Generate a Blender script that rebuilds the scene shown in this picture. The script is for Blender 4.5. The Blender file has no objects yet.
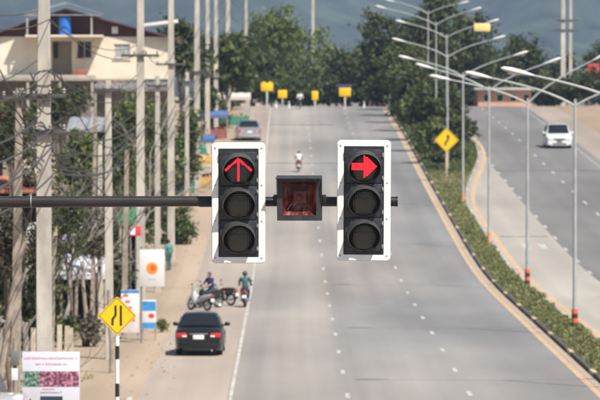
import bpy, bmesh, math, random
import numpy as np
from mathutils import Vector, Matrix
random.seed(7); np.random.seed(7)
R = math.radians
scene = bpy.context.scene
C = scene.collection

# ------------------------------------------------------------------ camera, sky, sun, exposure
FPX = 4800.0; HC = 8.6; VX, VY = 288.0, 98.0          # focal length and vanishing point in photo pixels (600 wide)
cam = bpy.data.cameras.new('camera'); camo = bpy.data.objects.new('camera', cam); C.objects.link(camo)
cam.sensor_width = 36; cam.lens = FPX / 600 * 36; cam.clip_end = 40000; cam.clip_start = 1
camo.location = (0, 0, HC)
camo.rotation_euler = (R(90) - math.atan((200 - VY) / FPX), 0, -math.atan((300 - VX) / FPX))
cam.dof.use_dof = True; cam.dof.focus_distance = 48.0; cam.dof.aperture_fstop = 8.5
scene.camera = camo
SUN_AZ, SUN_EL = 142.0, 54.0                          # clockwise from the road's direction
w = bpy.data.worlds.new('World'); scene.world = w; w.use_nodes = True
nt = w.node_tree; bg = nt.nodes['Background']
sky = nt.nodes.new('ShaderNodeTexSky'); sky.sky_type = 'NISHITA'; sky.sun_disc = False
sky.sun_elevation = R(SUN_EL); sky.sun_rotation = R(SUN_AZ); sky.dust_density = 2.0; sky.air_density = 1.0
nt.links.new(sky.outputs[0], bg.inputs[0]); bg.inputs[1].default_value = 0.07
sl = bpy.data.lights.new('sun', 'SUN'); sl.energy = 4.9; sl.angle = R(0.55); sl.color = (1.0, 0.95, 0.87)
so = bpy.data.objects.new('sun', sl); C.objects.link(so)
sd = Vector((math.sin(R(SUN_AZ)) * math.cos(R(SUN_EL)), math.cos(R(SUN_AZ)) * math.cos(R(SUN_EL)), math.sin(R(SUN_EL))))
so.rotation_euler = (-sd).to_track_quat('-Z', 'Y').to_euler(); so.location = (60, 0, 80)
scene.view_settings.view_transform = 'Standard'; scene.view_settings.look = 'None'
scene.view_settings.exposure = 0.58; scene.view_settings.gamma = 1

# ------------------------------------------------------------------ materials
MATS = {}
def mat(name, col, rough=0.7, var=0.0, scale=6.0, col2=None, bump=0.0, bscale=40.0, metal=0.0, spec=0.4,
        emit=None, estr=0, stretch=(1, 1, 1), trans=0.0, coat=0.0, alpha=1.0, transm=0.0):
    if name in MATS: return MATS[name]
    m = bpy.data.materials.new(name); m.use_nodes = True
    N, L = m.node_tree.nodes, m.node_tree.links
    b = N['Principled BSDF']
    b.inputs['Base Color'].default_value = (*col, 1); b.inputs['Roughness'].default_value = rough
    b.inputs['Metallic'].default_value = metal; b.inputs['Specular IOR Level'].default_value = spec
    b.inputs['Coat Weight'].default_value = coat; b.inputs['Alpha'].default_value = alpha
    b.inputs['Transmission Weight'].default_value = transm
    if emit: b.inputs['Emission Color'].default_value = (*emit, 1); b.inputs['Emission Strength'].default_value = estr
    if var or col2 or bump:
        g = N.new('ShaderNodeNewGeometry'); mp = N.new('ShaderNodeMapping'); mp.inputs['Scale'].default_value = stretch
        L.new(g.outputs['Position'], mp.inputs['Vector'])
    if var or col2:
        n = N.new('ShaderNodeTexNoise'); n.inputs['Scale'].default_value = scale; n.inputs['Detail'].default_value = 6
        n.inputs['Roughness'].default_value = 0.65
        L.new(mp.outputs[0], n.inputs['Vector'])
        r = N.new('ShaderNodeValToRGB')
        c1 = tuple(max(0, c * (1 - var)) for c in col); c2 = col2 or tuple(min(1, c * (1 + var)) for c in col)
        r.color_ramp.elements[0].position = 0.34; r.color_ramp.elements[1].position = 0.66
        r.color_ramp.elements[0].color = (*c1, 1); r.color_ramp.elements[1].color = (*c2, 1)
        L.new(n.outputs['Fac'], r.inputs[0]); L.new(r.outputs[0], b.inputs['Base Color'])
    if bump:
        n2 = N.new('ShaderNodeTexNoise'); n2.inputs['Scale'].default_value = bscale; n2.inputs['Detail'].default_value = 4
        L.new(mp.outputs[0], n2.inputs['Vector'])
        bp = N.new('ShaderNodeBump'); bp.inputs['Strength'].default_value = bump; bp.inputs['Distance'].default_value = 0.02
        L.new(n2.outputs['Fac'], bp.inputs['Height']); L.new(bp.outputs[0], b.inputs['Normal'])
    if trans:
        t = N.new('ShaderNodeBsdfTranslucent'); mx = N.new('ShaderNodeMixShader'); mx.inputs[0].default_value = trans
        t.inputs[0].default_value = (col[0] * 1.5, col[1] * 1.5, col[2] * 0.8, 1)
        L.new(b.outputs[0], mx.inputs[1]); L.new(t.outputs[0], mx.inputs[2]); L.new(mx.outputs[0], N['Material Output'].inputs[0])
    MATS[name] = m
    return m

def road_mat(name, grey, dust, dustx, width, fade, seed):
    """worn asphalt: grey body, pale dust lying towards one side, long wheel streaks, cross patches, fine grain"""
    m = bpy.data.materials.new(name); m.use_nodes = True
    N, L = m.node_tree.nodes, m.node_tree.links; b = N['Principled BSDF']
    b.inputs['Roughness'].default_value = 0.82; b.inputs['Specular IOR Level'].default_value = 0.25
    g = N.new('ShaderNodeNewGeometry')
    def noise(sx, sy, sc, det=5):
        mp = N.new('ShaderNodeMapping'); mp.inputs['Scale'].default_value = (sx, sy, 0.05); mp.inputs['Location'].default_value = (seed, seed * 2, 0)
        L.new(g.outputs['Position'], mp.inputs['Vector'])
        n = N.new('ShaderNodeTexNoise'); n.inputs['Scale'].default_value = sc; n.inputs['Detail'].default_value = det
        L.new(mp.outputs[0], n.inputs['Vector']); return n.outputs['Fac']
    def rng(fac, a, c, lo, hi):
        r = N.new('ShaderNodeMapRange'); r.inputs[1].default_value = a; r.inputs[2].default_value = c
        r.inputs[3].default_value = lo; r.inputs[4].default_value = hi; L.new(fac, r.inputs[0]); return r.outputs[0]
    def mth(op, a, c):
        n = N.new('ShaderNodeMath'); n.operation = op
        for i, v in enumerate((a, c)):
            if hasattr(v, 'is_linked'): L.new(v, n.inputs[i])
            else: n.inputs[i].default_value = v
        return n.outputs[0]
    sp = N.new('ShaderNodeSeparateXYZ'); L.new(g.outputs['Position'], sp.inputs[0])
    big = noise(0.12, 0.012, 1.0, 4); streak = noise(0.75, 0.004, 1.0, 3); cross = noise(0.16, 0.035, 1.0, 6); fine = noise(6, 6, 3.0, 3)
    dx = mth('ADD', sp.outputs[0], rng(big, 0.3, 0.7, -4.0, 4.0))
    df = rng(dx, dustx - width, dustx + width, 1.0, 0.0)
    df = mth('MULTIPLY', df, rng(streak, 0.3, 0.7, 0.55, 1.15))
    mx = N.new('ShaderNodeMix'); mx.data_type = 'RGBA'; mx.inputs[6].default_value = (*grey, 1); mx.inputs[7].default_value = (*dust, 1)
    L.new(df, mx.inputs[0])
    v = mth('MULTIPLY', rng(streak, 0.3, 0.7, 0.91, 1.07), rng(cross, 0.28, 0.72, 0.78, 1.18))
    v = mth('MULTIPLY', v, rng(fine, 0.3, 0.7, 0.9, 1.1))
    hs = N.new('ShaderNodeHueSaturation'); L.new(mx.outputs[2], hs.inputs['Color']); L.new(v, hs.inputs['Value'])
    L.new(hs.outputs[0], b.inputs['Base Color'])
    bp = N.new('ShaderNodeBump'); bp.inputs['Strength'].default_value = 0.3; bp.inputs['Distance'].default_value = 0.01
    L.new(noise(30, 30, 1.0, 2), bp.inputs['Height']); L.new(bp.outputs[0], b.inputs['Normal'])
    MATS[name] = m
    return m

def leaf_mat(name, dark, light, trans=0.25):
    m = bpy.data.materials.new(name); m.use_nodes = True
    N, L = m.node_tree.nodes, m.node_tree.links; b = N['Principled BSDF']
    b.inputs['Roughness'].default_value = 0.55; b.inputs['Specular IOR Level'].default_value = 0.3
    g = N.new('ShaderNodeNewGeometry')
    n = N.new('ShaderNodeTexNoise'); n.inputs['Scale'].default_value = 0.9; n.inputs['Detail'].default_value = 3
    L.new(g.outputs['Position'], n.inputs['Vector'])
    ad = N.new('ShaderNodeMath'); ad.operation = 'ADD'; L.new(n.outputs['Fac'], ad.inputs[0])
    rp = N.new('ShaderNodeMapRange'); rp.inputs[3].default_value = -0.25; rp.inputs[4].default_value = 0.25
    L.new(g.outputs['Random Per Island'], rp.inputs[0]); L.new(rp.outputs[0], ad.inputs[1])
    r = N.new('ShaderNodeValToRGB'); r.color_ramp.elements[0].position = 0.25; r.color_ramp.elements[1].position = 0.8
    r.color_ramp.elements[0].color = (*dark, 1); r.color_ramp.elements[1].color = (*light, 1)
    L.new(ad.outputs[0], r.inputs[0]); L.new(r.outputs[0], b.inputs['Base Color'])
    t = N.new('ShaderNodeBsdfTranslucent'); L.new(r.outputs[0], t.inputs[0])
    mx = N.new('ShaderNodeMixShader'); mx.inputs[0].default_value = trans
    L.new(b.outputs[0], mx.inputs[1]); L.new(t.outputs[0], mx.inputs[2]); L.new(mx.outputs[0], N['Material Output'].inputs[0])
    MATS[name] = m
    return m

CONC = mat('pole_concrete', (0.45, 0.415, 0.36), 0.9, 0.25, 1.6, bump=0.3, stretch=(1, 1, .35))
STEEL = mat('galvanised_steel', (0.40, 0.42, 0.41), 0.55, 0.15, 2.0, metal=0.3)
BLACKP = mat('black_paint', (0.018, 0.018, 0.019), 0.42, 0.35, 9, bump=0.05)
SOIL = mat('soil', (0.24, 0.17, 0.11), 0.95, 0.3, 1.0)
WHITEP = mat('white_paint', (0.78, 0.78, 0.76), 0.55, 0.06, 5)
ROADW = mat('road_white', (0.41, 0.395, 0.37), 0.85, 0.35, 3.5)
ROADY = mat('road_yellow', (0.47, 0.325, 0.20), 0.8, 0.2, 1.2)
BARK = mat('bark', (0.16, 0.12, 0.09), 0.95, 0.35, 5, bump=0.5, bscale=20)
DRYWOOD = mat('dry_wood', (0.30, 0.25, 0.20), 0.9, 0.3, 4, bump=0.3)
RUBBER = mat('rubber', (0.02, 0.02, 0.02), 0.8)
CHROME = mat('chrome', (0.75, 0.75, 0.75), 0.12, metal=1.0)
GLASSD = mat('dark_glass', (0.012, 0.014, 0.016), 0.06, spec=0.6)
SKIN = mat('skin', (0.36, 0.21, 0.14), 0.55)
HAIR = mat('hair', (0.012, 0.010, 0.009), 0.5)
CABLE = mat('cable_black', (0.06, 0.058, 0.055), 0.75)
SIGNY = mat('sign_yellow', (0.80, 0.50, 0.01), 0.5, 0.05, 6)
SIGNK = mat('sign_black', (0.015, 0.015, 0.015), 0.6)
L_DARK = leaf_mat('leaf_dark', (0.030, 0.043, 0.016), (0.105, 0.122, 0.042))
L_MID = leaf_mat('leaf_mid', (0.045, 0.066, 0.020), (0.145, 0.175, 0.058))
L_LIGHT = leaf_mat('leaf_light', (0.07, 0.10, 0.026), (0.18, 0.225, 0.065))
L_DRY = leaf_mat('leaf_dry', (0.07, 0.065, 0.045), (0.16, 0.14, 0.09), 0.15)
L_HEDGE = leaf_mat('leaf_hedge', (0.10, 0.112, 0.036), (0.27, 0.275, 0.11))

# ------------------------------------------------------------------ mesh helpers
class MB:
    """collects shapes into one mesh object"""
    def __init__(s): s.v = []; s.f = []; s.m = []; s.sm = []
    def add(s, vs, fs, mi=0, smooth=False):
        o = len(s.v); s.v += [tuple(v) for v in vs]
        for f in fs: s.f.append(tuple(i + o for i in f)); s.m.append(mi); s.sm.append(smooth)
        return s
    def box(s, x0, x1, y0, y1, z0, z1, mi=0, bev=0.0):
        if bev <= 0:
            v = [(x, y, z) for z in (z0, z1) for y in (y0, y1) for x in (x0, x1)]
            return s.add(v, [(0, 2, 3, 1), (4, 5, 7, 6), (0, 1, 5, 4), (2, 6, 7, 3), (0, 4, 6, 2), (1, 3, 7, 5)], mi)
        bm = bmesh.new(); bmesh.ops.create_cube(bm, size=1)
        for v in bm.verts: v.co = Vector(((x0 + x1) / 2 + v.co.x * (x1 - x0), (y0 + y1) / 2 + v.co.y * (y1 - y0), (z0 + z1) / 2 + v.co.z * (z1 - z0)))
        bmesh.ops.bevel(bm, geom=bm.edges[:], offset=bev, segments=2, affect='EDGES', profile=0.5)
        return s.bm(bm, mi, True)
    def bm(s, bm, mi=0, smooth=False):
        bm.verts.index_update(); s.add([v.co[:] for v in bm.verts], [[v.index for v in f.verts] for f in bm.faces], mi, smooth); bm.free(); return s
    def tube(s, pts, rad, n=8, mi=0, cap=True):
        pts = [Vector(p) for p in pts]; k = len(pts)
        rads = rad if isinstance(rad, (list, tuple)) else [rad] * k
        ref = None; vs = []; fs = []
        for i, p in enumerate(pts):
            t = (pts[min(i + 1, k - 1)] - pts[max(i - 1, 0)]).normalized()
            if ref is None: ref = Vector((0, 0, 1)) if abs(t.z) < 0.9 else Vector((1, 0, 0))
            a = t.cross(ref).normalized(); b = a.cross(t).normalized(); ref = b
            for j in range(n):
                an = 2 * math.pi * (j + .5) / n
                vs.append(p + (a * math.cos(an) + b * math.sin(an)) * rads[i])
        for i in range(k - 1):
            for j in range(n):
                fs.append((i * n + j, i * n + (j + 1) % n, (i + 1) * n + (j + 1) % n, (i + 1) * n + j))
        s.add(vs, fs, mi, n > 5)
        if cap: s.add(vs[:n], [tuple(range(n))[::-1]], mi); s.add(vs[-n:], [tuple(range(n))], mi)
        return s
    def lathe(s, prof, axis='z', n=20, mi=0, at=(0, 0, 0), smooth=True):
        vs = []; fs = []; k = len(prof)
        for j in range(n):
            a = 2 * math.pi * j / n
            for r, h in prof:
                c, d = r * math.cos(a), r * math.sin(a)
                p = {'z': (c, d, h), 'y': (c, h, d), 'x': (h, c, d)}[axis]
                vs.append((p[0] + at[0], p[1] + at[1], p[2] + at[2]))
        for j in range(n):
            for i in range(k - 1):
                fs.append((j * k + i, j * k + i + 1, ((j + 1) % n) * k + i + 1, ((j + 1) % n) * k + i))
        return s.add(vs, fs, mi, smooth)
    def ell(s, c, r, mi=0, u=12, v=8):
        bm = bmesh.new(); bmesh.ops.create_uvsphere(bm, u_segments=u, v_segments=v, radius=1)
        for q in bm.verts: q.co = Vector((c[0] + q.co.x * r[0], c[1] + q.co.y * r[1], c[2] + q.co.z * r[2]))
        return s.bm(bm, mi, True)
    def prism(s, poly, y0, y1, mi=0):
        """polygon in x,z pushed along y"""
        n = len(poly)
        vs = [(x, y0, z) for x, z in poly] + [(x, y1, z) for x, z in poly]
        fs = [tuple(range(n)), tuple(range(2 * n - 1, n - 1, -1))] + [(i, i + n, (i + 1) % n + n, (i + 1) % n) for i in range(n)]
        return s.add(vs, fs, mi)
    def rot(s, M):
        s.v = [tuple(M @ Vector(v)) for v in s.v]; return s
    def mesh(s, name, mats, angle=40):
        me = bpy.data.meshes.new(name); me.from_pydata(s.v, [], s.f)
        for m in (mats if isinstance(mats, (list, tuple)) else [mats]): me.materials.append(m)
        me.polygons.foreach_set('material_index', s.m); me.polygons.foreach_set('use_smooth', s.sm)
        bm = bmesh.new(); bm.from_mesh(me); bmesh.ops.recalc_face_normals(bm, faces=bm.faces[:]); bm.to_mesh(me); bm.free()
        me.set_sharp_from_angle(angle=R(angle)); me.update(); return me
    def build(s, name, mats, parent=None, angle=40):
        return link(name, s.mesh(name, mats, angle), parent)

def link(name, data, parent=None, loc=None):
    o = bpy.data.objects.new(name, data); C.objects.link(o)
    if parent: o.parent = parent
    if loc is not None: o.location = loc
    return o
def tag(o, label=None, cat=None, group=None, kind=None):
    if label: o['label'] = label
    if cat: o['category'] = cat
    if group: o['group'] = group
    if kind: o['kind'] = kind
    return o
def thing(name, label, cat, loc=(0, 0, 0), rz=0, group=None, scale=1):
    o = link(name, None, None, loc); o.rotation_euler = (0, 0, R(rz)); o.scale = (scale,) * 3; o.empty_display_size = .3
    return tag(o, label, cat, group)
def copy_tree(o, parent=None):
    c = o.copy(); C.objects.link(c); c.parent = parent
    for ch in list(o.children): copy_tree(ch, c)
    return c

# ------------------------------------------------------------------ the lie of the land
KD = [-200, 0, 222, 241, 268, 300, 340, 387, 440, 458, 475, 560, 700, 1200, 9000]
KZ = [0, 0, 0, .33, 1.2, 2.3, 3.75, 5.55, 7.25, 7.72, 7.8, 7.0, 5.0, 4.0, 4.0]
def zr(d):
    """height of the road at distance d: flat, then a sag curve and a climb to a crest"""
    acc = 0
    for o in (-14, -7, 0, 7, 14) if 205 < d < 440 else (-4, 0, 4): acc += float(np.interp(d + o, KD, KZ))
    return acc / (5 if 205 < d < 440 else 3)
def sst(a, b, x):
    t = min(1, max(0, (x - a) / (b - a))); return t * t * (3 - 2 * t)
def zg(u, d):
    return zr(d) + 3.6 * sst(-9.5, -17, u) * sst(215, 300, d) + 1.2 * sst(27, 45, u) * sst(250, 400, d)
DS = sorted(set([-100, -40, 0, 40, 80] + [90 + 4 * i for i in range(120)] + [580, 620, 680, 760, 900, 1200, 1800, 3000, 9000]))
US = [-4000, -1500, -500, -200, -100, -60, -40, -30, -24, -20, -17, -15, -13, -11, -9.5, -8, -6, -4.3, -1.6, 2, 6, 9.4, 11, 15, 19, 23, 25.5, 30, 36, 45, 70, 120, 300, 900, 4000]
def world(px, py, d): s = FPX / d; return Vector(((px - VX) / s, d, HC - (py - VY) / s))
def ux(px, d): return (px - VX) * d / FPX
def zz(py, d): return HC - (py - VY) * d / FPX
def dg(py):
    """distance at which the road surface shows at picture height py"""
    best = min((abs(VY + (HC - zr(d)) * FPX / d - py), d) for d in np.arange(70, 462, 0.5)); return float(best[1])

GROUND = road_mat('dusty_ground', (0.29, 0.215, 0.148), (0.385, 0.302, 0.225), -2, 14, 0, 3.0)
v = [(u, d, zg(u, d)) for d in DS for u in US]; nu = len(US)
f = [(i * nu + j, i * nu + j + 1, (i + 1) * nu + j + 1, (i + 1) * nu + j) for i in range(len(DS) - 1) for j in range(nu - 1)]
tag(MB().add(v, f, 0, True).build('ground', GROUND), kind='structure')

def sheet(name, edges0, edges1, d0, d1, dz, m, parent=None, step=4, thick=0):
    """a strip of surface laid on the road; edges are numbers or functions of distance"""
    e0 = edges0 if callable(edges0) else (lambda d: edges0); e1 = edges1 if callable(edges1) else (lambda d: edges1)
    ds = [d0] + [d for d in DS if d0 + .3 < d < d1 - .3] + [d1]
    mb = MB(); vs = []
    for d in ds: vs += [(e0(d), d, zr(d) + dz), (e1(d), d, zr(d) + dz)]
    n = len(ds)
    mb.add(vs, [(2 * i, 2 * i + 1, 2 * i + 3, 2 * i + 2) for i in range(n - 1)], 0, True)
    return mb.build(name, m, parent)
ASPH = road_mat('worn_asphalt', (0.194, 0.190, 0.185), (0.335, 0.296, 0.258), 3.2, 4.8, 0, 11.0)
ASPH2 = road_mat('worn_asphalt_far', (0.168, 0.161, 0.154), (0.27, 0.25, 0.225), 13.2, 1.2, 0, 27.0)
SHOULD = road_mat('sandy_shoulder', (0.30, 0.250, 0.205), (0.36, 0.308, 0.258), -3, 3, 0, 5.0)
CONCR = road_mat('pale_concrete', (0.33, 0.30, 0.26), (0.375, 0.345, 0.30), 12, 4, 0, 31.0)
road = tag(sheet('road', -1.75, 9.42, -60, 560, .006, ASPH), kind='structure')
tag(sheet('road_shoulder', -4.3, -1.75, -60, 470, .006, SHOULD), kind='structure')
def mr(d): return 10.85 + 3.6 * sst(285, 372, d)       # right edge of the median, which widens uphill
road2 = tag(sheet('opposite_road', lambda d: max(14.45, mr(d) + .1) if d < 372 else 14.5, 22.6, -60, 560, .006, ASPH2), kind='structure')
tag(sheet('concrete_lane', lambda d: mr(d) + .08, 14.45, -60, 362, .006, CONCR), kind='structure')
tag(sheet('opposite_shoulder', 22.6, 25.4, -60, 560, .006, SHOULD), kind='structure')
# painted lines, each dash its own piece
sheet('edge_line', -1.70, -1.60, 80, 455, .010, mat('edge_white', (.43, .40, .36), .85, .3, .8), road)
sheet('median_line', 8.92, 9.13, 80, 455, .010, ROADY, road)
sheet('gutter', 9.15, 9.40, 80, 455, .010, mat('gutter', (0.36, 0.29, 0.22), .9, .2, 1.5), road)
sheet('median_line', lambda d: mr(d) + .30, lambda d: mr(d) + .55, 80, 450, .010, ROADY, road2)
sheet('edge_line', 21.98, 22.08, 80, 450, .010, mat('road_white_worn', (.34, .32, .29), .85, .25, 1.5), road2)
def dashes(u, parent, start, period, ln, n, wd=.13):
    for i in range(n):
        a = start + i * period
        if a + ln < 455: sheet('lane_dash', u - wd / 2, u + wd / 2, a, a + ln, .011, ROADW, parent)
D1 = dg(396) - 1.2
dashes(1.72, road, D1 - 24, 12.0, 2.2, 32); dashes(5.27, road, D1 - 23, 12.0, 2.2, 32)
dashes(14.55, road2, 150, 10.0, 2.4, 32, .16); dashes(18.3, road2, 150, 12.0, 3.0, 28, .15)
# pole and wire shadows painted as dark strips across the road, plus crack seals
SEALSHADE = mat('seal_shadow_dark', (0.125, 0.118, 0.112), .8, .25, 2)
def dark_strip(u0, u1, d, wd, parent, skew=0):
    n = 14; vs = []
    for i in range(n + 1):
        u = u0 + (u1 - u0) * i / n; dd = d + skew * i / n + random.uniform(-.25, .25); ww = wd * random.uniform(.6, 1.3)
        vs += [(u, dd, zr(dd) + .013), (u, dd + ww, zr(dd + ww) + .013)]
    MB().add(vs, [(2 * i, 2 * i + 2, 2 * i + 3, 2 * i + 1) for i in range(n)]).build('seal_shadow_strip', SEALSHADE, parent)
dark_strip(-1.7, 9.0, dg(163.5), .8, road); dark_strip(14.6, 22.4, dg(171), 1.1, road2); dark_strip(14.8, 18.3, dg(141), 1.0, road2, 14)
dark_strip(11.6, 14.2, dg(237), .45, road2); dark_strip(-1.6, 4, dg(125), 1.2, road)
# white arrows on the concrete lane
sheet('lane_arrow', 12.4, 12.75, dg(249), dg(244), .011, ROADW, road2); sheet('lane_arrow', 13.3, 13.65, dg(249), dg(244), .011, ROADW, road2)
sheet('lane_arrow', 12.2, 12.6, dg(324), dg(321), .011, ROADW, road2)

# median: soil bed, kerb stones one by one, low hedge
median = tag(sheet('median', 9.55, lambda d: mr(d) - .12, 80, 460, .09, mat('median_soil', (.16, .14, .07), .95, .3, 1.5)), kind='structure')
KW = mat('kerb_concrete', (0.30, 0.27, 0.23), .9, .22, 2); KY = mat('kerb_yellow', (0.46, 0.38, 0.22), .9, .3, 2); KSH = mat('kerb_shaded', (0.085, 0.078, 0.068), .95, .35, 2)  # dark stones hold the shade of the left-facing kerb in their colour
def kerb_row(name, ufun, d0, d1, pattern):
    base = tag(thing(name, None, None), kind='structure')
    me = {k: MB().box(-.075, .075, -.985, .985, -.08, .13, bev=.018).mesh('kerb_stone', m) for k, m in (('w', KW), ('y', KY), ('k', KSH))}
    n = 0; d = d0
    while d < d1:
        o = link('kerb_stone', me[pattern[n % len(pattern)]], base, (ufun(d + 1), d + 1, zr(d + 1)))
        o.rotation_euler = (math.atan2(zr(d + 2) - zr(d), 2), random.uniform(-.02, .02), -math.atan2(ufun(d + 2) - ufun(d), 2))
        d += 2; n += 1
    return base
kerb_row('kerb_left', lambda d: 9.49, 84, 456, 'kkykkk'); kerb_row('kerb_right', lambda d: mr(d), 84, 456, 'wwwwyw')
KP = mat('kerb_pale', (.44, .41, .36), .9, .2, 2)
for ks in kerb_row('kerb_verge', lambda d: -4.36 - .25 * math.sin(d * .05), 84, 136, 'www').children: ks.material_slots[0].link = 'OBJECT'; ks.material_slots[0].material = KP

# ------------------------------------------------------------------ leaves
def leaves(pts, size, name, m, parent=None, up=0.35, aspect=0.55):
    """one small rhombic leaf face at every point, turned at random"""
    n = len(pts); pts = np.asarray(pts, float)
    a = np.random.normal(size=(n, 3)); a /= np.linalg.norm(a, axis=1)[:, None]
    nn = np.random.normal(size=(n, 3)); nn[:, 2] += up * 2; b = np.cross(nn, a); b /= (np.linalg.norm(b, axis=1)[:, None] + 1e-9)
    sz = size * np.random.uniform(.6, 1.35, n)[:, None]
    a = a * sz; b = b * sz * aspect
    vs = np.stack([pts - a, pts + b * .8 - a * .1, pts + a, pts - b * .8 - a * .1], 1).reshape(-1, 3)
    me = bpy.data.meshes.new(name); me.vertices.add(4 * n); me.vertices.foreach_set('co', vs.ravel())
    me.loops.add(4 * n); me.loops.foreach_set('vertex_index', np.arange(4 * n, dtype=np.int32))
    me.polygons.add(n); me.polygons.foreach_set('loop_start', np.arange(0, 4 * n, 4, dtype=np.int32))
    me.materials.append(m); me.update(calc_edges=True); me.validate()
    return link(name, me, parent)
def clumpy(lobes, nclump, per, crad, shell=.55):
    """points in clumps spread through ellipsoid lobes (c, r)"""
    out = []; tot = sum(l[1][0] * l[1][1] * l[1][2] for l in lobes) ** (1)
    ws = np.array([(l[1][0] * l[1][1] * l[1][2]) ** (2 / 3) for l in lobes]); ws /= ws.sum()
    for (c, r), wt in zip(lobes, ws):
        k = max(3, int(nclump * wt))
        d = np.random.normal(size=(k, 3)); d /= np.linalg.norm(d, axis=1)[:, None]
        rr = shell + (1.06 - shell) * np.random.uniform(0, 1, k) ** .6
        cc = np.array(c) + d * rr[:, None] * np.array(r)
        for q in cc:
            s = crad * np.random.uniform(.55, 1.35); m_ = int(per * np.random.uniform(.6, 1.4))
            out.append(q + np.random.normal(size=(m_, 3)) * np.array([s, s, s * .7]) * .55)
    return np.concatenate(out)
def tree(label, x, y, h, rx, rz, m, name='tree', nclump=170, per=26, leaf=.30, cat='tree', group=None, nl=7, zc=None, trunk_r=.2, lean=0, seed=0, crad=.75):
    rs = random.Random(seed * 17 + 3); np.random.seed(seed + 100)
    z0 = zg(x, y); t = thing(name, label, cat, (x, y, z0), 0, group)
    zc = zc if zc is not None else h - rz
    mb = MB(); top = zc + rz * .2
    k = 7; pts = [(lean * (i / k) ** 2 + rs.uniform(-.12, .12) * (i > 0), rs.uniform(-.1, .1), top * i / k - (.25 if i == 0 else 0)) for i in range(k + 1)]
    mb.tube(pts, [trunk_r * (1.25 if i == 0 else 1 - .75 * i / k) for i in range(k + 1)], 8)
    lobes = []
    for i in range(nl):
        a = 2 * math.pi * i / nl + rs.uniform(-.5, .5); q = rs.uniform(.35, .72) if i else 0.05
        zz_ = zc + rz * (rs.uniform(-.55, .55) if i else .35)
        c = (lean + math.cos(a) * rx * q, math.sin(a) * rx * q, zz_)
        s = rs.uniform(.36, .58); lobes.append((c, (rx * s, rx * s, rz * s * rs.uniform(.75, 1.05))))
        b0 = pts[rs.randint(max(2, k - 5), k - 1)]
        mid = ((b0[0] + c[0]) / 2, (b0[1] + c[1]) / 2, (b0[2] + c[2]) / 2 + .3)
        mb.tube([b0, mid, c], [trunk_r * .5, trunk_r * .32, trunk_r * .1], 6)
        for j in range(3):
            e = (c[0] + rs.uniform(-1, 1) * rx * s * .8, c[1] + rs.uniform(-1, 1) * rx * s * .8, c[2] + rs.uniform(-.3, 1) * rz * s * .8)
            mb.tube([mid, c, e], [trunk_r * .2, trunk_r * .12, trunk_r * .04], 5)
    mb.build('trunk', BARK, t)
    leaves(clumpy(lobes, nclump, per, crad), leaf, 'crown', m, t)
    return t
def bush(label, x, y, rx, h, m, leaf=.10, n=60, per=26, group=None, seed=0, crad=.22, name='shrub'):
    np.random.seed(seed + 300); rs = random.Random(seed)
    t = thing(name, label, 'shrub', (x, y, zg(x, y)), 0, group)
    lobes = [((rs.uniform(-.5, .5) * rx, rs.uniform(-.4, .4) * rx, h * rs.uniform(.35, .68)), (rx * rs.uniform(.4, .65), rx * rs.uniform(.4, .65), h * rs.uniform(.28, .42))) for _ in range(5)]
    mb = MB()
    for i in range(9):
        c = lobes[i % 5][0]; mb.tube([(rs.uniform(-.12, .12), rs.uniform(-.12, .12), -.1), (c[0] * .4, c[1] * .4, c[2] * .5), c], [.035, .022, .01], 5)
    mb.build('stems', BARK, t); leaves(clumpy(lobes, n, per, crad, .3), leaf, 'foliage', m, t)
    return t

# hedge and grass of the median: nobody could count it
def hedge():
    out = []; rs = np.random.RandomState(4)
    for d in np.arange(84, 330, .16):
        hgt = (.20 + .16 * math.sin(d * .21) * math.sin(d * .053 + 1) + .05 * math.sin(d * .83)) * (1 if d < 300 else 1.2)
        k = 46 if d < 210 else 32
        u = rs.uniform(9.6, mr(d) - .15, k); wv = np.sin(u * 3.1 + d * 1.3) * .06 + np.sin(d * .9 + u) * .07
        keep = rs.uniform(size=k) < (.9 if math.sin(d * .37) + math.sin(d * .11 + 2) > -1.2 else .45)
        z = .08 + rs.uniform(0, 1, k) ** .6 * (hgt + wv).clip(.06)
        out.append(np.stack([u, np.full(k, d) + rs.uniform(-.1, .1, k), np.array([zr(d)] * k) + z], 1)[keep])
    return np.concatenate(out)
tag(leaves(hedge(), .066, 'median_hedge', L_HEDGE, up=.6), 'low clipped green hedge filling the narrow median strip', 'hedge', kind='stuff')
def grass():
    rs = np.random.RandomState(5); out = []
    for d in np.arange(328, 458, .3):
        k = 70; u = rs.uniform(9.6, mr(d) - .15, k); out.append(np.stack([u, np.full(k, d), zr(d) + .08 + rs.uniform(0, .3, k)], 1))
    return np.concatenate(out)
tag(leaves(grass(), .12, 'median_grass', L_MID, up=.2), 'rough green grass under the trees of the wide median', 'grass', kind='stuff')

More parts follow.
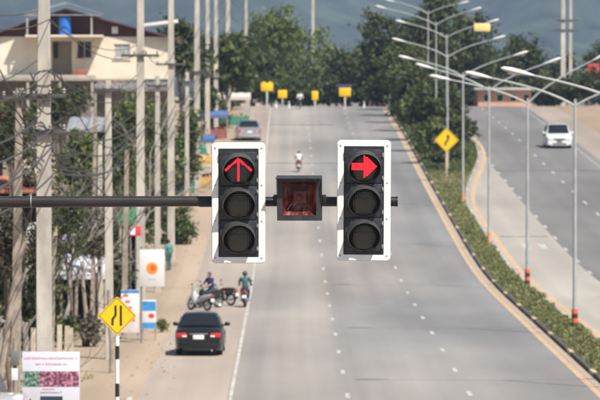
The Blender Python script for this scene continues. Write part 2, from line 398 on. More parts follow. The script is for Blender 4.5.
# ------------------------------------------------------------------ traffic signals on the mast arm, in focus
DSIG = 48.0
def sx(px): return (px - VX) / 100.0
def sz(py): return HC - (py - VY) / 100.0
HOUS = mat('signal_housing', (0.028, 0.031, 0.036), .38, .45, 22, bump=.08, bscale=120)
VIS = mat('signal_visor', (0.045, 0.044, 0.043), .55, .35, 16, bump=.1, bscale=90)
BORDER = mat('signal_border', (0.78, 0.78, 0.77), .5, .07, 9, col2=(.80, .80, .79), stretch=(2.5, 1, .6))
REDL = mat('red_led', (0.9, 0.02, 0.05), .4, emit=(1.0, 0.030, 0.050), estr=1.35)
REDL2 = mat('red_led_tint', (0.45, 0.01, 0.02), .4, emit=(1.0, 0.006, 0.016), estr=.22)
def lens_mat():
    m = bpy.data.materials.new('dark_lens'); m.use_nodes = True; N, L = m.node_tree.nodes, m.node_tree.links; b = N['Principled BSDF']
    b.inputs['Base Color'].default_value = (.022, .022, .020, 1); b.inputs['Roughness'].default_value = .28
    b.inputs['Roughness'].default_value = .16; b.inputs['Coat Weight'].default_value = .5
    g = N.new('ShaderNodeTexCoord'); w1 = N.new('ShaderNodeTexWave'); w1.bands_direction = 'X'; w2 = N.new('ShaderNodeTexWave'); w2.bands_direction = 'Z'
    ad = N.new('ShaderNodeMath'); ad.operation = 'ADD'
    for k, w_ in enumerate((w1, w2)): w_.inputs['Scale'].default_value = 16; w_.inputs['Distortion'].default_value = .4; L.new(g.outputs['Object'], w_.inputs['Vector']); L.new(w_.outputs['Fac'], ad.inputs[k])
    bp = N.new('ShaderNodeBump'); bp.inputs['Strength'].default_value = .35; bp.inputs['Distance'].default_value = .004
    L.new(ad.outputs[0], bp.inputs['Height']); L.new(bp.outputs[0], b.inputs['Normal']); return m
LENS = lens_mat()
def ringpoly(w_, h_, r, n=5):
    pts = []
    for cx, cz, a0 in ((w_ / 2 - r, h_ / 2 - r, 0), (-w_ / 2 + r, h_ / 2 - r, 90), (-w_ / 2 + r, -h_ / 2 + r, 180), (w_ / 2 - r, -h_ / 2 + r, 270)):
        for i in range(n + 1): a = R(a0 + 90 * i / n); pts.append((cx + r * math.cos(a), cz + r * math.sin(a)))
    return pts
def leds(mb, poly_test, x0, x1, z0, z1, step, rad, y):
    z = z0
    while z <= z1:
        x = x0
        while x <= x1:
            if poly_test(x, z): mb.add([(x + rad * math.cos(R(60 * k)), y, z + rad * math.sin(R(60 * k))) for k in range(6)] + [(x, y - rad * .5, z)], [((k + 1) % 6, k, 6) for k in range(6)])
            x += step
        z += step
def near_seg(x, z, a, b, r):
    ax, az = a; bx, bz = b; t = max(0, min(1, ((x - ax) * (bx - ax) + (z - az) * (bz - az)) / ((bx - ax) ** 2 + (bz - az) ** 2)))
    return math.hypot(x - ax - t * (bx - ax), z - az - t * (bz - az)) < r
def signal(label, cx, cz, kind, roll):
    t = thing('traffic_signal', label, 'traffic light', (sx(cx), DSIG - .13, sz(cz)), 0, 'signal heads on the mast arm')
    t.rotation_euler = (R(2.0), R(roll), R(-1.5))
    W, H = .525, 1.195
    outer, inner = ringpoly(W, H, .035), ringpoly(.402, 1.085, .008)
    n = len(outer); mb = MB()
    for yy in (0, .006):
        vs = [(x, yy, z) for x, z in outer] + [(x, yy, z) for x, z in inner]
        mb.add(vs, [(i, (i + 1) % n, (i + 1) % n + n, i + n) for i in range(n)])
    mb.add([(x, 0, z) for x, z in outer] + [(x, .006, z) for x, z in outer], [(i, i + n, (i + 1) % n + n, (i + 1) % n) for i in range(n)])
    mb.add([(x, 0, z) for x, z in inner] + [(x, .006, z) for x, z in inner], [(i, (i + 1) % n, (i + 1) % n + n, i + n) for i in range(n)])
    bbo = mb.build('backboard', BORDER, t)
    for bx_ in (-.232, .232):
        for bz_ in (-.55, -.18, .18, .55): MB().lathe([(.009, 0), (.009, -.004), (.005, -.006), (.0005, -.006)], 'y', 8, 0, (bx_, 0, bz_)).build('bolt', mat('bolt_steel', (.42, .40, .37), .5, .3, 30), bbo)
    mb = MB(); rim = ringpoly(W + .012, H + .012, .04)
    mb.prism(rim, .0062, .03); mb.build('backboard_edge', mat('border_edge', (.62, .63, .64), .5), t)
    MB().box(-.2, .2, .0008, .0058, -.5415, .5415).box(-.155, .155, .061, .12, -.5, .5, bev=.012).build('housing', HOUS, t)
    for i, zc in enumerate((.342, 0, -.342)):
        d = MB(); d.box(-.186, .186, -.018, .0003, zc - .168, zc + .168, bev=.008)
        d.lathe([(.152, -.0185), (.170, -.0185), (.170, -.030), (.152, -.034)], 'y', 36, 0, (0, 0, zc))
        door = d.build('door', HOUS, t)
        l = MB(); l.lathe([(.1505, -.0192), (.148, -.026), (.12, -.035), (.08, -.041), (.04, -.044), (.0005, -.0448)], 'y', 36, 0, (0, 0, zc)); l.build('lens', LENS, door)
        # tunnel visor, open below, drooping a little
        vs = []; fs = []; k = 30; nr = 5; ro, th = .165, .0035
        for side in (0, 1):
            for a_ in range(k + 1):
                an = R(-52 + 284 * a_ / k); depth = .165 * (.42 + .58 * sst(-52, 40, -52 + 284 * a_ / k) * sst(232, 140, -52 + 284 * a_ / k))
                for q in range(nr + 1):
                    yy = -.020 - depth * q / nr; rr = ro - th * side - .006 * q / nr
                    vs.append((rr * math.cos(an) + .09 * (-.020 - yy), yy, zc + rr * math.sin(an) - .17 * (-.020 - yy)))
        N1 = (k + 1) * (nr + 1)
        for side in (0, 1):
            for a_ in range(k):
                for q in range(nr):
                    b0 = side * N1 + a_ * (nr + 1) + q; fs.append((b0, b0 + 1, b0 + nr + 2, b0 + nr + 1))
        for a_ in range(k): b0 = a_ * (nr + 1) + nr; fs.append((b0, b0 + nr + 1, b0 + nr + 1 + N1, b0 + N1))
        MB().add(vs, fs, 0, True).build('visor', VIS, door)
        for zz_ in (zc + .115, zc - .115):
            h = MB(); h.tube([(.188, -.018, zz_ - .02), (.188, -.018, zz_ + .02)], .010, 8); h.box(.182, .194, -.04, -.02, zz_ - .007, zz_ + .007)
            h.build('latch', mat('latch_steel', (.30, .30, .29), .5, .3, 30, metal=.3), door)
        for zz_ in (zc + .12, zc - .12): hg = MB(); hg.tube([(-.188, -.012, zz_ - .028), (-.188, -.012, zz_ + .028)], .010, 8); hg.build('hinge', HOUS, door)
        if i == 0:
            ar = MB(); tint = MB()
            if kind == 'up':
                segs = [((0, -.118), (0, .08)), ((0, .098), (-.128, -.012)), ((0, .098), (.128, -.012))]
                leds(ar, lambda x, z: any(near_seg(x, z, a, b, .0115) for a, b in segs), -.142, .142, -.13, .115, .0125, .0055, -.0565)
                for a, b in segs: tint.tube([(a[0], -.045, a[1]), (b[0], -.045, b[1])], .0108, 6)
            else:
                def inside(x, z): return (-.118 < x < .02 and abs(z) < .031) or (-.004 < x < .13 and abs(z) < (.130 - x) * .95 and abs(z) < .118)
                leds(ar, inside, -.13, .13, -.12, .12, .0150, .0062, -.0565)
                tint.prism([(-.126, -.036), (-.008, -.036), (-.008, -.122), (.134, 0), (-.008, .122), (-.008, .036), (-.126, .036)], -.0555, -.042)
            for o_ in (ar, tint): o_.v = [(x, y, z + zc) for x, y, z in o_.v]
            ar.build('arrow_lamps', REDL, door); tint.build('arrow_backing', REDL2, door)
    b = MB(); b.box(-.05, .05, .12, .19, -.07, .09, bev=.006)
    for zz_ in (-.035, .05): b.tube([(-.07, .17, zz_), (.07, .17, zz_)], .008, 6)
    b.build('bracket', BLACKP, t)
    return t
signal('traffic signal showing a red straight-ahead arrow, left head on the arm', 238.6, 202.6, 'up', 0)
signal('traffic signal showing a red right-turn arrow, right head on the arm', 363.6, 200.2, 'right', .35)

ARM = mat('arm_paint', (0.030, 0.026, 0.025), .33, .4, 6, bump=.06, stretch=(.3, 1, 1))
arm = thing('signal_mast', 'dark steel mast arm carrying the red arrow signals across the road', 'signal mast', (-7.2, DSIG, 0))
ay = .10; az = sz(201.8)
m_ = MB(); m_.tube([(7.2 + sx(x), ay, az + .004 * math.sin(i * 2.1)) for i, x in enumerate((-420, -200, 0, 100, 200))], [.085, .075, .060, .056, .052], 20); m_.build('arm', ARM, arm)
m_ = MB(); m_.tube([(7.2 + sx(198), ay, az), (7.2 + sx(396), ay, az)], .0485, 18); m_.tube([(7.2 + sx(396), ay, az), (7.2 + sx(398), ay, az)], .052, 18); m_.build('arm_extension', BLACKP, arm)
m_ = MB(); m_.tube([(7.2 + sx(199), ay, az), (7.2 + sx(213), ay, az)], .0545, 18); m_.build('coupling', BLACKP, arm)
m_ = MB(); m_.tube([(0, ay, -.05), (0, ay, 3.5), (0, ay, az + .35)], [.16, .14, .11], 20); m_.lathe([(.3, .0), (.3, .03), (.17, .03)], 'z', 20, 0, (0, ay, 0)); m_.tube([(0, ay, az), (.2, ay, az)], .11, 16); m_.build('post', ARM, arm)
m_ = MB(); m_.tube([(7.2 + sx(30), ay, az), (7.2 + sx(31.2), ay, az)], .062, 16); m_.box(7.2 + sx(29.6), 7.2 + sx(31), ay - .015, ay + .01, az + .056, az + .078); m_.build('cable_tie', mat('tie', (.25, .25, .25), .6), arm)

# square lamp between the two signals
fl = thing('warning_lamp', 'square dark lamp with red streaked reflector clamped between the two signals', 'lamp', (sx(299.8), DSIG - .12, sz(197.5)))
fl.rotation_euler = (R(3), R(0), R(-3))
FRAME = mat('lamp_frame', (.040, .042, .045), .42, .3, 20, bump=.05)
o_, i_ = .222, .168
mb = MB()
def sq(h, y, top=0): return [(-h, y, -h), (h, y, -h), (h, y, h + top), (-h, y, h + top)]
vs = sq(o_, -.10) + sq(i_, -.105) + sq(o_, .03) + sq(i_, -.08)
for a, b in ((0, 4), (0, 8), (4, 12)): mb.add(vs, [(a + i, a + (i + 1) % 4, b + (i + 1) % 4, b + i) for i in range(4)])
mb.add([(-.222, -.10, .2225), (.222, -.10, .2225), (.232, -.20, .202), (-.232, -.20, .202), (-.222, -.10, .230), (.222, -.10, .230), (.232, -.20, .209), (-.232, -.20, .209)],
       [(0, 1, 2, 3), (4, 7, 6, 5), (2, 6, 7, 3), (0, 4, 5, 1), (1, 5, 6, 2), (0, 3, 7, 4)])
mb.add([(-.224, -.10, .2), (-.224, -.10, -.16), (-.228, -.15, .195), (-.228, -.19, .2)], [(0, 1, 2, 3)]); mb.add([(.224, -.10, .2), (.224, -.10, -.16), (.228, -.15, .195), (.228, -.19, .2)], [(0, 1, 2, 3)])
mb.build('frame', FRAME, fl)
mb = MB(); mb.add(sq(.2, .0302) + sq(.11, .14), [(i, (i + 1) % 4, (i + 1) % 4 + 4, i + 4) for i in range(4)] + [(4, 5, 6, 7)]); mb.build('housing', FRAME, fl)
def streak_mat(nm, ca, cb, cc):
    m = bpy.data.materials.new(nm); m.use_nodes = True; N, L = m.node_tree.nodes, m.node_tree.links; b = N['Principled BSDF']
    b.inputs['Roughness'].default_value = .32; b.inputs['Metallic'].default_value = .35
    g = N.new('ShaderNodeTexCoord'); n = N.new('ShaderNodeTexNoise'); n.inputs['Scale'].default_value = 7; n.inputs['Detail'].default_value = 5
    mp = N.new('ShaderNodeMapping'); mp.inputs['Scale'].default_value = (2.6, 1, 1); L.new(g.outputs['Object'], mp.inputs[0]); L.new(mp.outputs[0], n.inputs['Vector'])
    r = N.new('ShaderNodeValToRGB'); e = r.color_ramp.elements; e[0].position = .36; e[0].color = (*ca, 1); e[1].position = .66; e[1].color = (*cc, 1)
    x = r.color_ramp.elements.new(.5); x.color = (*cb, 1); L.new(n.outputs['Fac'], r.inputs[0]); L.new(r.outputs[0], b.inputs['Base Color']); return m
cs = sq(i_, -.0795); ci = sq(.06, .06)
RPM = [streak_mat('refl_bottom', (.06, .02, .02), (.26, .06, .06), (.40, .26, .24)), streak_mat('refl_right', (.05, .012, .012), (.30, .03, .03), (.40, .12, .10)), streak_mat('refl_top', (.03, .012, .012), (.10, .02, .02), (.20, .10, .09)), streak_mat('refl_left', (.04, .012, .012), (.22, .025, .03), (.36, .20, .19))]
for i in range(4):
    a, b = cs[i], cs[(i + 1) % 4]; c, d = ci[(i + 1) % 4], ci[i]
    MB().add([a, b, c, d], [(0, 1, 2, 3)]).build('reflector_panel', RPM[i], fl)
MB().add(ci, [(0, 1, 2, 3)]).build('reflector_panel', mat('refl_centre', (.30, .11, .08), .4), fl)
mb = MB()
for k in range(9): mb.box(-.115, .115, -.072, -.069, .135 - k * .012, .138 - k * .012)
for k in range(7): mb.box(-.03 + k * .014, -.027 + k * .014, -.066, -.063, -.09, .03)
mb.build('grille', mat('grille_wire', (.10, .085, .085), .4, metal=.5), fl)
mb = MB(); mb.tube([(-.12, -.05, -.115), (-.085, -.05, -.06), (-.06, -.05, -.075), (-.03, -.05, -.04)], .004, 6); mb.build('filament_lead', mat('lead', (.35, .30, .29), .3, metal=.6), fl)
mb = MB(); mb.lathe([(.001, -.045), (.026, -.03), (.034, -.005), (.026, .02)], 'y', 14); mb.build('bulb', mat('red_bulb', (.35, .03, .03), .2), fl)
GL = mat('lamp_pane', (.04, .03, .03), .05, alpha=.05, spec=.3)
MB().box(-i_, i_, -.0905, -.0885, -i_, i_).build('glass_pane', GL, fl)
for s in (-1, 1):
    mb = MB(); mb.box(min(s * .223, s * .262), max(s * .223, s * .262), -.02, .02, -.075, .03, bev=.004); mb.tube([(s * .222, 0, 0), (s * .272, 0, 0)], .016, 8); mb.box(min(s * .245, s * .262), max(s * .245, s * .262), -.02, .21, -.075, -.045); mb.build('bracket', BLACKP, fl)

# ------------------------------------------------------------------ street lamps in the median
def street_lamp(label, px, d, joint, left, right, base='plain', board=False):
    """left/right = (dx, dz) in metres of the lantern from the fork"""
    x = ux(px, d); z0 = zr(d) + .05; h = zz(joint, d) - z0
    t = thing('street_lamp', label, 'street lamp', (x, d, z0), 0, 'double-arm street lamps along the median')
    pole = MB().tube([(0, 0, -.1), (0, 0, 1.2), (0, 0, h)], [.088, .078, .05], 12).build('pole', STEEL, t)
    if base != 'none':
        bandcols = (mat('band_red', (.66, .13, .06), .6, .15, 5), mat('band_black', (.03, .03, .03), .7))
        k = 5 if base == 'bands' else 1
        for i in range(k):
            z1 = .05 + i * .17 if base == 'bands' else .3
            MB().tube([(0, 0, z1), (0, 0, z1 + (.165 if base == 'bands' else .55))], .118 if base == 'bands' else .104, 12).build('painted_band', bandcols[i % 2] if base == 'bands' else mat('band_faded', (.55, .27, .15), .7, .2, 4), pole)
        MB().lathe([(.2, -.05), (.2, .03), (.1, .03)], 'z', 12).build('base_plate', STEEL, pole)
    for sgn, (dx, dz) in ((-1, left), (1, right)):
        if dx == 0: continue
        pts = []
        for i in range(7):
            q = i / 6; pts.append((sgn * dx * .93 * q, 0, h - .25 * (1 - q) ** 3 + dz * .95 * (q ** .85)))
        a = MB().tube(pts, [.045, .043, .04, .037, .034, .032, .03], 8).build('arm', STEEL, t)
        e = Vector(pts[-1]); dirv = (Vector(pts[-1]) - Vector(pts[-2])).normalized()
        l = MB(); prof = [(.0, .06), (.12, .10), (.35, .17), (.68, .20), (.9, .15), (1.0, .03)]
        vs = []; n = 10
        for q, r in prof:
            for j in range(n):
                an = 2 * math.pi * j / n; vs.append((sgn * 0 + e.x + dirv.x * q, e.y + r * .95 * math.cos(an), e.z + dirv.z * q + r * .5 * math.sin(an) * (1 if math.sin(an) > 0 else .7)))
        l.add(vs, [(i * n + j, i * n + (j + 1) % n, (i + 1) * n + (j + 1) % n, (i + 1) * n + j) for i in range(len(prof) - 1) for j in range(n)], 0, True)
        l.add(vs[:n], [tuple(range(n))]); l.add(vs[-n:], [tuple(range(n))])
        hd = l.build('lantern', mat('lantern_shell', (.62, .62, .60), .4, .08, 4), a)
        c = e + dirv * .55; mb = MB(); mb.ell((c.x, c.y, c.z - .055), (.26, .10, .05)); mb.build('lens', mat('lantern_lens', (.55, .55, .50), .2), a)
    if board:
        mb = MB(); mb.box(2.1, 3.35, -.06, .0, h + .25, h + .85, bev=.02); mb.build('sign_board', mat('cream_board', (.80, .62, .25), .6, .08, 3), t)
    return t
street_lamp('street lamp whose pole stands outside the right picture edge, one lantern in view', 640, 141, 103, (3.35, .85), (3.0, 1.2), 'bands')
street_lamp('nearest fully visible street lamp, red and black bands at its foot', 575, 174, 99, (3.25, .80), (3.0, .75), 'bands')
street_lamp('second street lamp from the front with one arm raised steeply to the right', 527.5, 214, 98, (3.66, .85), (3.1, 1.75), 'bands')
street_lamp('third street lamp from the front with faded orange paint at its foot', 489, 251, 86, (3.1, .95), (3.05, 1.2), 'plain')
street_lamp('fourth street lamp from the front, just right of the yellow curve sign', 463, 290, 72.5, (3.15, .82), (3.2, 1.05), 'plain')
street_lamp('fifth street lamp from the front, standing in line with the yellow curve sign', 447.5, 330, 53.5, (3.1, .85), (3.25, 1.0), 'none')
street_lamp('sixth street lamp from the front with a cream board on its right arm', 446.5, 368, 34.5, (3.2, .9), (3.3, .95), 'none', True)
street_lamp('seventh street lamp uphill among the dark median trees', 436, 405, 22, (4.5, 1.2), (3.1, 1.0), 'none')
street_lamp('farthest street lamp, top of frame behind the median trees', 428, 440, 11, (3.3, .9), (3.0, .7), 'none')

# ------------------------------------------------------------------ road signs
def diamond_sign(label, px, py, d, half, base_py, symbol, stripes, name='warning_sign'):
    x = ux(px, d); z0 = zg(x, d) if base_py is None else zg(x, d); zc = zz(py, d) - z0
    t = thing(name, label, 'road sign', (x, d, z0))
    r = half * 1.414; k = r * .07
    def dia(r_): # rounded diamond
        out = []
        for a in (0, 90, 180, 270):
            for o in (-30, 0, 30):
                c = (r_ - k * 1.4); out.append((c * math.cos(R(a)) + k * 1.4 * math.cos(R(a + o)), zc + c * math.sin(R(a)) + k * 1.4 * math.sin(R(a + o))))
        return out
    plate = MB().prism(dia(r), -.02, 0).build('plate', SIGNY, t)
    n = 12; a, b = dia(r * .93), dia(r * .89)
    MB().add([(x_, -.0225, z_) for x_, z_ in a] + [(x_, -.0225, z_) for x_, z_ in b], [(i, (i + 1) % n, (i + 1) % n + n, i + n) for i in range(n)]).build('border', SIGNK, plate)
    mb = MB()
    for poly in symbol: mb.prism([(x_ * r, zc + z_ * r) for x_, z_ in poly], -.024, -.0205)
    mb.build('symbol', SIGNK, plate)
    if stripes:
        pst = MB().tube([(0, .04, -.2), (0, .04, zc + r * .3)], .045, 10).build('post', WHITEP, t)
        z = .25; i = 0
        while z < zc - r * .4:
            if i % 2 == 0: MB().tube([(0, .04, z), (0, .04, z + .3)], .0475, 10).build('black_band', SIGNK, pst)
            z += .42; i += 1
    else:
        MB().box(-.06, .06, .0, .12, -.2, zc + r * .5, bev=.01).build('post', mat('post_pinkish', (.55, .38, .30), .8, .12, 3), t)
    return t
narrow = [[(.14, -.52), (.26, -.52), (.26, .55), (.14, .55)], [(-.30, -.50), (-.18, -.50), (-.18, -.20), (-.02, .02), (-.02, .55), (-.14, .55), (-.14, .06), (-.30, -.16)]]
diamond_sign('yellow diamond lane-narrows sign on a black and white post by the verge', 117, 316, 107, .30, None, narrow, True)
curve = [[(-.16, -.5), (-.02, -.5), (-.02, -.25), (.2, .0), (.2, .22), (.3, .22), (.13, .5), (-.04, .22), (.06, .22), (.06, .06), (-.16, -.18)]]
diamond_sign('yellow diamond curve sign on a pale post in the green median', 446.5, 140, 320, .56, None, curve, False)
def plate_sign(label, px, py, d, w_, h_, top, postcol, double=False):
    x = ux(px, d); z0 = zg(x, d); zc = zz(py, d) - z0
    t = thing('road_sign', label, 'road sign', (x, d, z0), 0, 'small yellow signs at the crest')
    mb = MB(); mb.box(-w_ / 2, w_ / 2, -.03, 0, zc - h_ / 2, zc + h_ / 2, bev=.01)
    if double: mb.prism([(-w_ / 2, zc + h_ / 2), (-w_ / 4, zc + h_ / 2 + .18), (0, zc + h_ / 2), (w_ / 4, zc + h_ / 2 + .18), (w_ / 2, zc + h_ / 2)], -.028, -.002)
    mb.build('plate', SIGNY, t)
    if top: MB().box(-w_ / 2 - .25, w_ / 2 + .1, -.03, 0, zc + h_ / 2 + .02, zc + h_ / 2 + .32, bev=.01).build('upper_plate', mat('plate_blue', (.06, .05, .14), .6), t)
    MB().box(-.075, .075, .002, .12, -.2, zc, bev=.02).build('post', mat('post_offwhite', (.55, .54, .5), .7, .15, 3) if postcol else mat('post_grey', (.4, .38, .34), .8), t)
plate_sign('twin-topped yellow sign on white post left of the crest', 267, 87, 454, 1.15, .75, False, True, True)
plate_sign('small yellow sign with short post beside the twin-topped one', 282.5, 94, 456, .85, .75, False, False)
plate_sign('narrow yellow sign at the crest right of the white rider', 315, 95.5, 456, .6, .85, False, True)
plate_sign('yellow sign under a dark blue plate at the crest above the right signal', 345, 92, 452, 1.1, .8, True, True)
for px, lab in ((276, 'first white marker post on the crest below the yellow signs'), (289, 'second white marker post on the crest, left of the white rider'), (364, 'white marker post on the crest right of the blue-topped sign')):
    x = ux(px, 456); t = thing('marker_post', lab, 'post', (x, 456, zg(x, 456)), 0, 'white posts on the crest')
    MB().tube([(0, 0, -.1), (0, 0, .5), (0, 0, .62)], [.09, .085, .06], 10).build('post', WHITEP, t); MB().tube([(0, 0, .42), (0, 0, .52)], .092, 10).build('reflector_band', SIGNK, t)

# ------------------------------------------------------------------ vehicles (x right, y forward, z up; origin on the ground under the centre)
def interp(tab, y): return float(np.interp(y, [a for a, b in tab], [b for a, b in tab]))
def vehicle(name, label, cat, loc, rz, L_, W, paint, prof, roof, wheels, wr, rear=True, sc=1, lights='sedan', plate_col=(.75, .75, .72), group=None, low=.20):
    """prof: deck height along y;  roof: (y, half width, height) of the cabin's roof outline;  lofted shell with wheel arches"""
    t = thing(name, label, cat, loc, rz, group, sc)
    h = W / 2; ys = list(np.arange(-L_ / 2, L_ / 2 + .001, L_ / 64))
    def half(y):
        q = abs(y) / (L_ / 2); return h * (1 - .13 * max(0, (q - .72) / .28) ** 2.2 - .03 * max(0, q - .4))
    rings = []
    for y in ys:
        wd = half(y); zt = interp(prof, y); e = max(0, (abs(y) / (L_ / 2) - .95) / .05)
        zl = low + .10 * e
        for wy in wheels:
            a = wr * 1.18
            if abs(y - wy) < a: zl = max(zl, wr + math.sqrt(a * a - (y - wy) ** 2) * .98)
        zt = zt - .05 * e; sh = zt - .10
        zl = min(zl, sh - .12)
        half_r = [(0, low + .02), (wd - .24, low + .02), (wd - .05, zl), (wd - .008, zl + .05), (wd, (zl + sh) / 2 + .04), (wd - .015, sh - .02), (wd - .06, sh + .05), (wd - .16, zt - .008), (0, zt + .012)]
        rings.append([(x, y, z) for x, z in half_r] + [(-x, y, z) for x, z in half_r[-2:0:-1]])
    n = len(rings[0]); mb = MB(); vs = [p for r in rings for p in r]
    mb.add(vs, [(i * n + j, i * n + (j + 1) % n, (i + 1) * n + (j + 1) % n, (i + 1) * n + j) for i in range(len(ys) - 1) for j in range(n)], 0, True)
    mb.add(rings[0], [tuple(range(n))]); mb.add(rings[-1], [tuple(range(n))])
    # cabin: base outline on the deck, roof outline above
    b0, r0, r1, b1 = roof['base0'], roof['roof0'], roof['roof1'], roof['base1']; H = roof['h']; wb, wt = h - .07, roof.get('wt', h - .24)
    deck = lambda y: interp(prof, y) - .02
    st = []
    for k in range(25):
        q = k / 24; y = b0 + (b1 - b0) * q
        f0 = sst(b0, r0 + .12, y) if y < r0 + .12 else 1; f1 = 1 - (sst(r1 - .12, b1, y) if y > r1 - .12 else 0)
        lin0 = min(1, max(0, (y - b0) / max(.01, r0 - b0))); lin1 = min(1, max(0, (b1 - y) / max(.01, b1 - r1)))
        fr = min(lin0, lin1); fr = fr if fr < .9 else .9 + (fr - .9) * .8; crown = .03 * math.sin(math.pi * min(1, max(0, (y - r0) / (r1 - r0))))
        z = deck(y) + (H - deck(y)) * min(1, fr * 1.02) + crown; wtop = wb + (wt - wb) * min(1, fr)
        st.append((y, wb, deck(y), wtop, z))
    vs = []; m2 = 9
    for y, wbb, zd, wtp, z in st:
        e = min(.10, max(.0, (z - zd) * .3))
        half_r = [(wbb, zd), (wtp + (wbb - wtp) * .25, zd + (z - zd) * .72), (wtp - e * .15, z - e * .55), (wtp - e * .9, z - e * .08), (0, z + .015)]
        vs += [(x, y, zz_) for x, zz_ in half_r] + [(-x, y, zz_) for x, zz_ in half_r[-2::-1]]
    mb.add(vs, [(i * m2 + j, i * m2 + j + 1, (i + 1) * m2 + j + 1, (i + 1) * m2 + j) for i in range(24) for j in range(m2 - 1)], 0, True)
    body = mb.build('body', paint, t, 50)
    # glass, 8 mm proud of the cabin
    def pane(nm, corners, nx=6, nz=4, bulge=.03, nrm=(0, 0, 0)):
        a, b, c, d = [Vector(q) for q in corners]; vs = []
        for j in range(nz + 1):
            for i in range(nx + 1):
                p = a.lerp(b, i / nx).lerp(d.lerp(c, i / nx), j / nz); vs.append(p + Vector(nrm) * (.022 + bulge * (1 - (2 * i / nx - 1) ** 2)))
        MB().add(vs, [(j * (nx + 1) + i, j * (nx + 1) + i + 1, (j + 1) * (nx + 1) + i + 1, (j + 1) * (nx + 1) + i) for j in range(nz) for i in range(nx)], 0, True).build(nm, GLASSD, t)
    hd = H - deck(b0); dy = r0 - b0; ln = math.hypot(hd, dy); nr = (0, -hd / ln, dy / ln)
    def onrear(fz): return b0 + dy * fz, deck(b0) + hd * fz
    y1, z1 = onrear(.10); y2, z2 = onrear(.90)
    pane('rear_window', [(-(wb - .10), y1, z1), (wb - .10, y1, z1), (wt - .06, y2, z2), (-(wt - .06), y2, z2)], nrm=nr)
    hd = H - deck(b1); dy = b1 - r1; ln = math.hypot(hd, dy); nr = (0, hd / ln, dy / ln)
    y1, z1 = b1 - dy * .08, deck(b1) + hd * .08; y2, z2 = b1 - dy * .92, deck(b1) + hd * .92
    pane('windscreen', [(wb - .10, y1, z1), (-(wb - .10), y1, z1), (-(wt - .05), y2, z2), (wt - .05, y2, z2)], nrm=nr)
    for s in (-1, 1):
        mid = (r0 + r1) / 2 - .05; zb_ = deck(0) + .05; zt_ = H - .13
        for ya, yb, ya2, yb2 in ((b0 + (r0 - b0) * .55, mid - .05, r0 + .02, mid - .05), (mid + .05, b1 - (b1 - r1) * .45, mid + .05, r1 + .06)):
            xb = wb - .02; xt = wt + (wb - wt) * .22
            pane('side_window', [(s * xb, ya, zb_ + .02), (s * xb, yb, zb_), (s * xt, yb2, zt_), (s * xt, ya2, zt_)], 4, 3, .01, (s * 1.2, 0, .3))
        # mirror, door handles, seams
        mb = MB(); my = b1 - (b1 - r1) * .45; mb.ell((s * (wb + .14), my, deck(my) + .12), (.11, .06, .075)); mb.tube([(s * (wb - .02), my, deck(my) + .05), (s * (wb + .1), my, deck(my) + .09)], .025, 6); mb.build('mirror', paint, t)
        for yy in (r0 + .3, mid + .25): MB().box(min(s * (h - .012), s * (h + .018)), max(s * (h - .012), s * (h + .018)), yy, yy + .2, deck(yy) - .20, deck(yy) - .165, bev=.006).build('door_handle', paint, body)
    # wheels
    for wy in wheels:
        for s in (-1, 1):
            xo = s * (h - .035); wd = .2
            tyre = MB(); tyre.lathe([(wr * .62, 0), (wr * .93, 0), (wr, -s * .03), (wr, -s * (wd - .03)), (wr * .93, -s * wd), (wr * .62, -s * wd)], 'x', 28, 0, (xo, wy, wr)); wheel = tyre.build('tyre', RUBBER, t)
            rm = MB(); rm.lathe([(wr * .63, -s * .005), (wr * .60, -s * .03), (.09, -s * .022), (.07, s * .0), (.0005, s * .002)], 'x', 20, 0, (xo, wy, wr))
            for k in range(5):
                a = 2 * math.pi * k / 5; rm.tube([(xo - s * .015, wy + math.cos(a) * .06, wr + math.sin(a) * .06), (xo - s * .012, wy + math.cos(a) * wr * .6, wr + math.sin(a) * wr * .6)], .022, 5)
            rm.build('rim', mat('alloy', (.45, .45, .46), .3, metal=.8), wheel)
        MB().box(-(h - .2), h - .2, wy - wr * .8, wy + wr * .8, wr * .7, wr * 1.75).build('wheel_well', RUBBER, body)
    # rear: lights, plate, bumper trim, exhaust
    yr = -L_ / 2; zd = interp(prof, yr)
    RL = mat('tail_red', (.55, .02, .02), .25, coat=.6); CL = mat('lamp_clear', (.75, .75, .75), .15, coat=.5)
    lw = .30 if lights == 'sedan' else .17; lh = .16 if lights == 'sedan' else .34
    for s in (-1, 1):
        a = MB(); x0 = s * (h - .13); x1 = s * (h - .13 - lw)
        a.box(min(x0, x1), max(x0, x1), yr - .025, yr + .08, zd - .12 - lh, zd - .12, bev=.025)
        a.box(min(s * (h - .15), s * (h - .075)), max(s * (h - .15), s * (h - .075)), yr + .0, yr + .22, zd - .11 - lh, zd - .125, bev=.02)
        tl = a.build('tail_light', RL, t)
        MB().box(min(x1, x1 + s * lw * .5), max(x1, x1 + s * lw * .5), yr - .029, yr - .02, zd - .10 - lh, zd - .13 - lh * .45, bev=.003).build('reversing_lens', CL, tl)
        f_ = MB(); yf = L_ / 2; zf = interp(prof, yf - .1)
        f_.box(min(s * (h - .14), s * (h - .48)), max(s * (h - .14), s * (h - .48)), yf - .16, yf + .012, zf - .27, zf - .10, bev=.035); f_.build('headlight', mat('headlamp', (.55, .57, .58), .08, coat=1), t)
    MB().box(-.19, .19, yr - .028, yr - .015, zd - .34, zd - .19, bev=.004).build('licence_plate', mat('plate_' + name, plate_col, .5), t)
    MB().box(-.32, .32, yr - .022, yr - .01, zd - .165, zd - .135, bev=.004).build('chrome_strip', CHROME, t)
    MB().box(-(h - .16), h - .16, yr - .045, yr + .03, low + .08, low + .24, bev=.03).build('rear_bumper', paint, t)
    MB().box(-(h - .3), h - .3, yr - .03, yr + .04, low + .0, low + .075, bev=.01).build('bumper_trim', RUBBER, t)
    MB().tube([(h - .38, yr - .04, low - .0), (h - .38, yr + .3, low + .0)], .03, 8).build('exhaust', STEEL, t)
    yf = L_ / 2; zf = interp(prof, yf - .1)
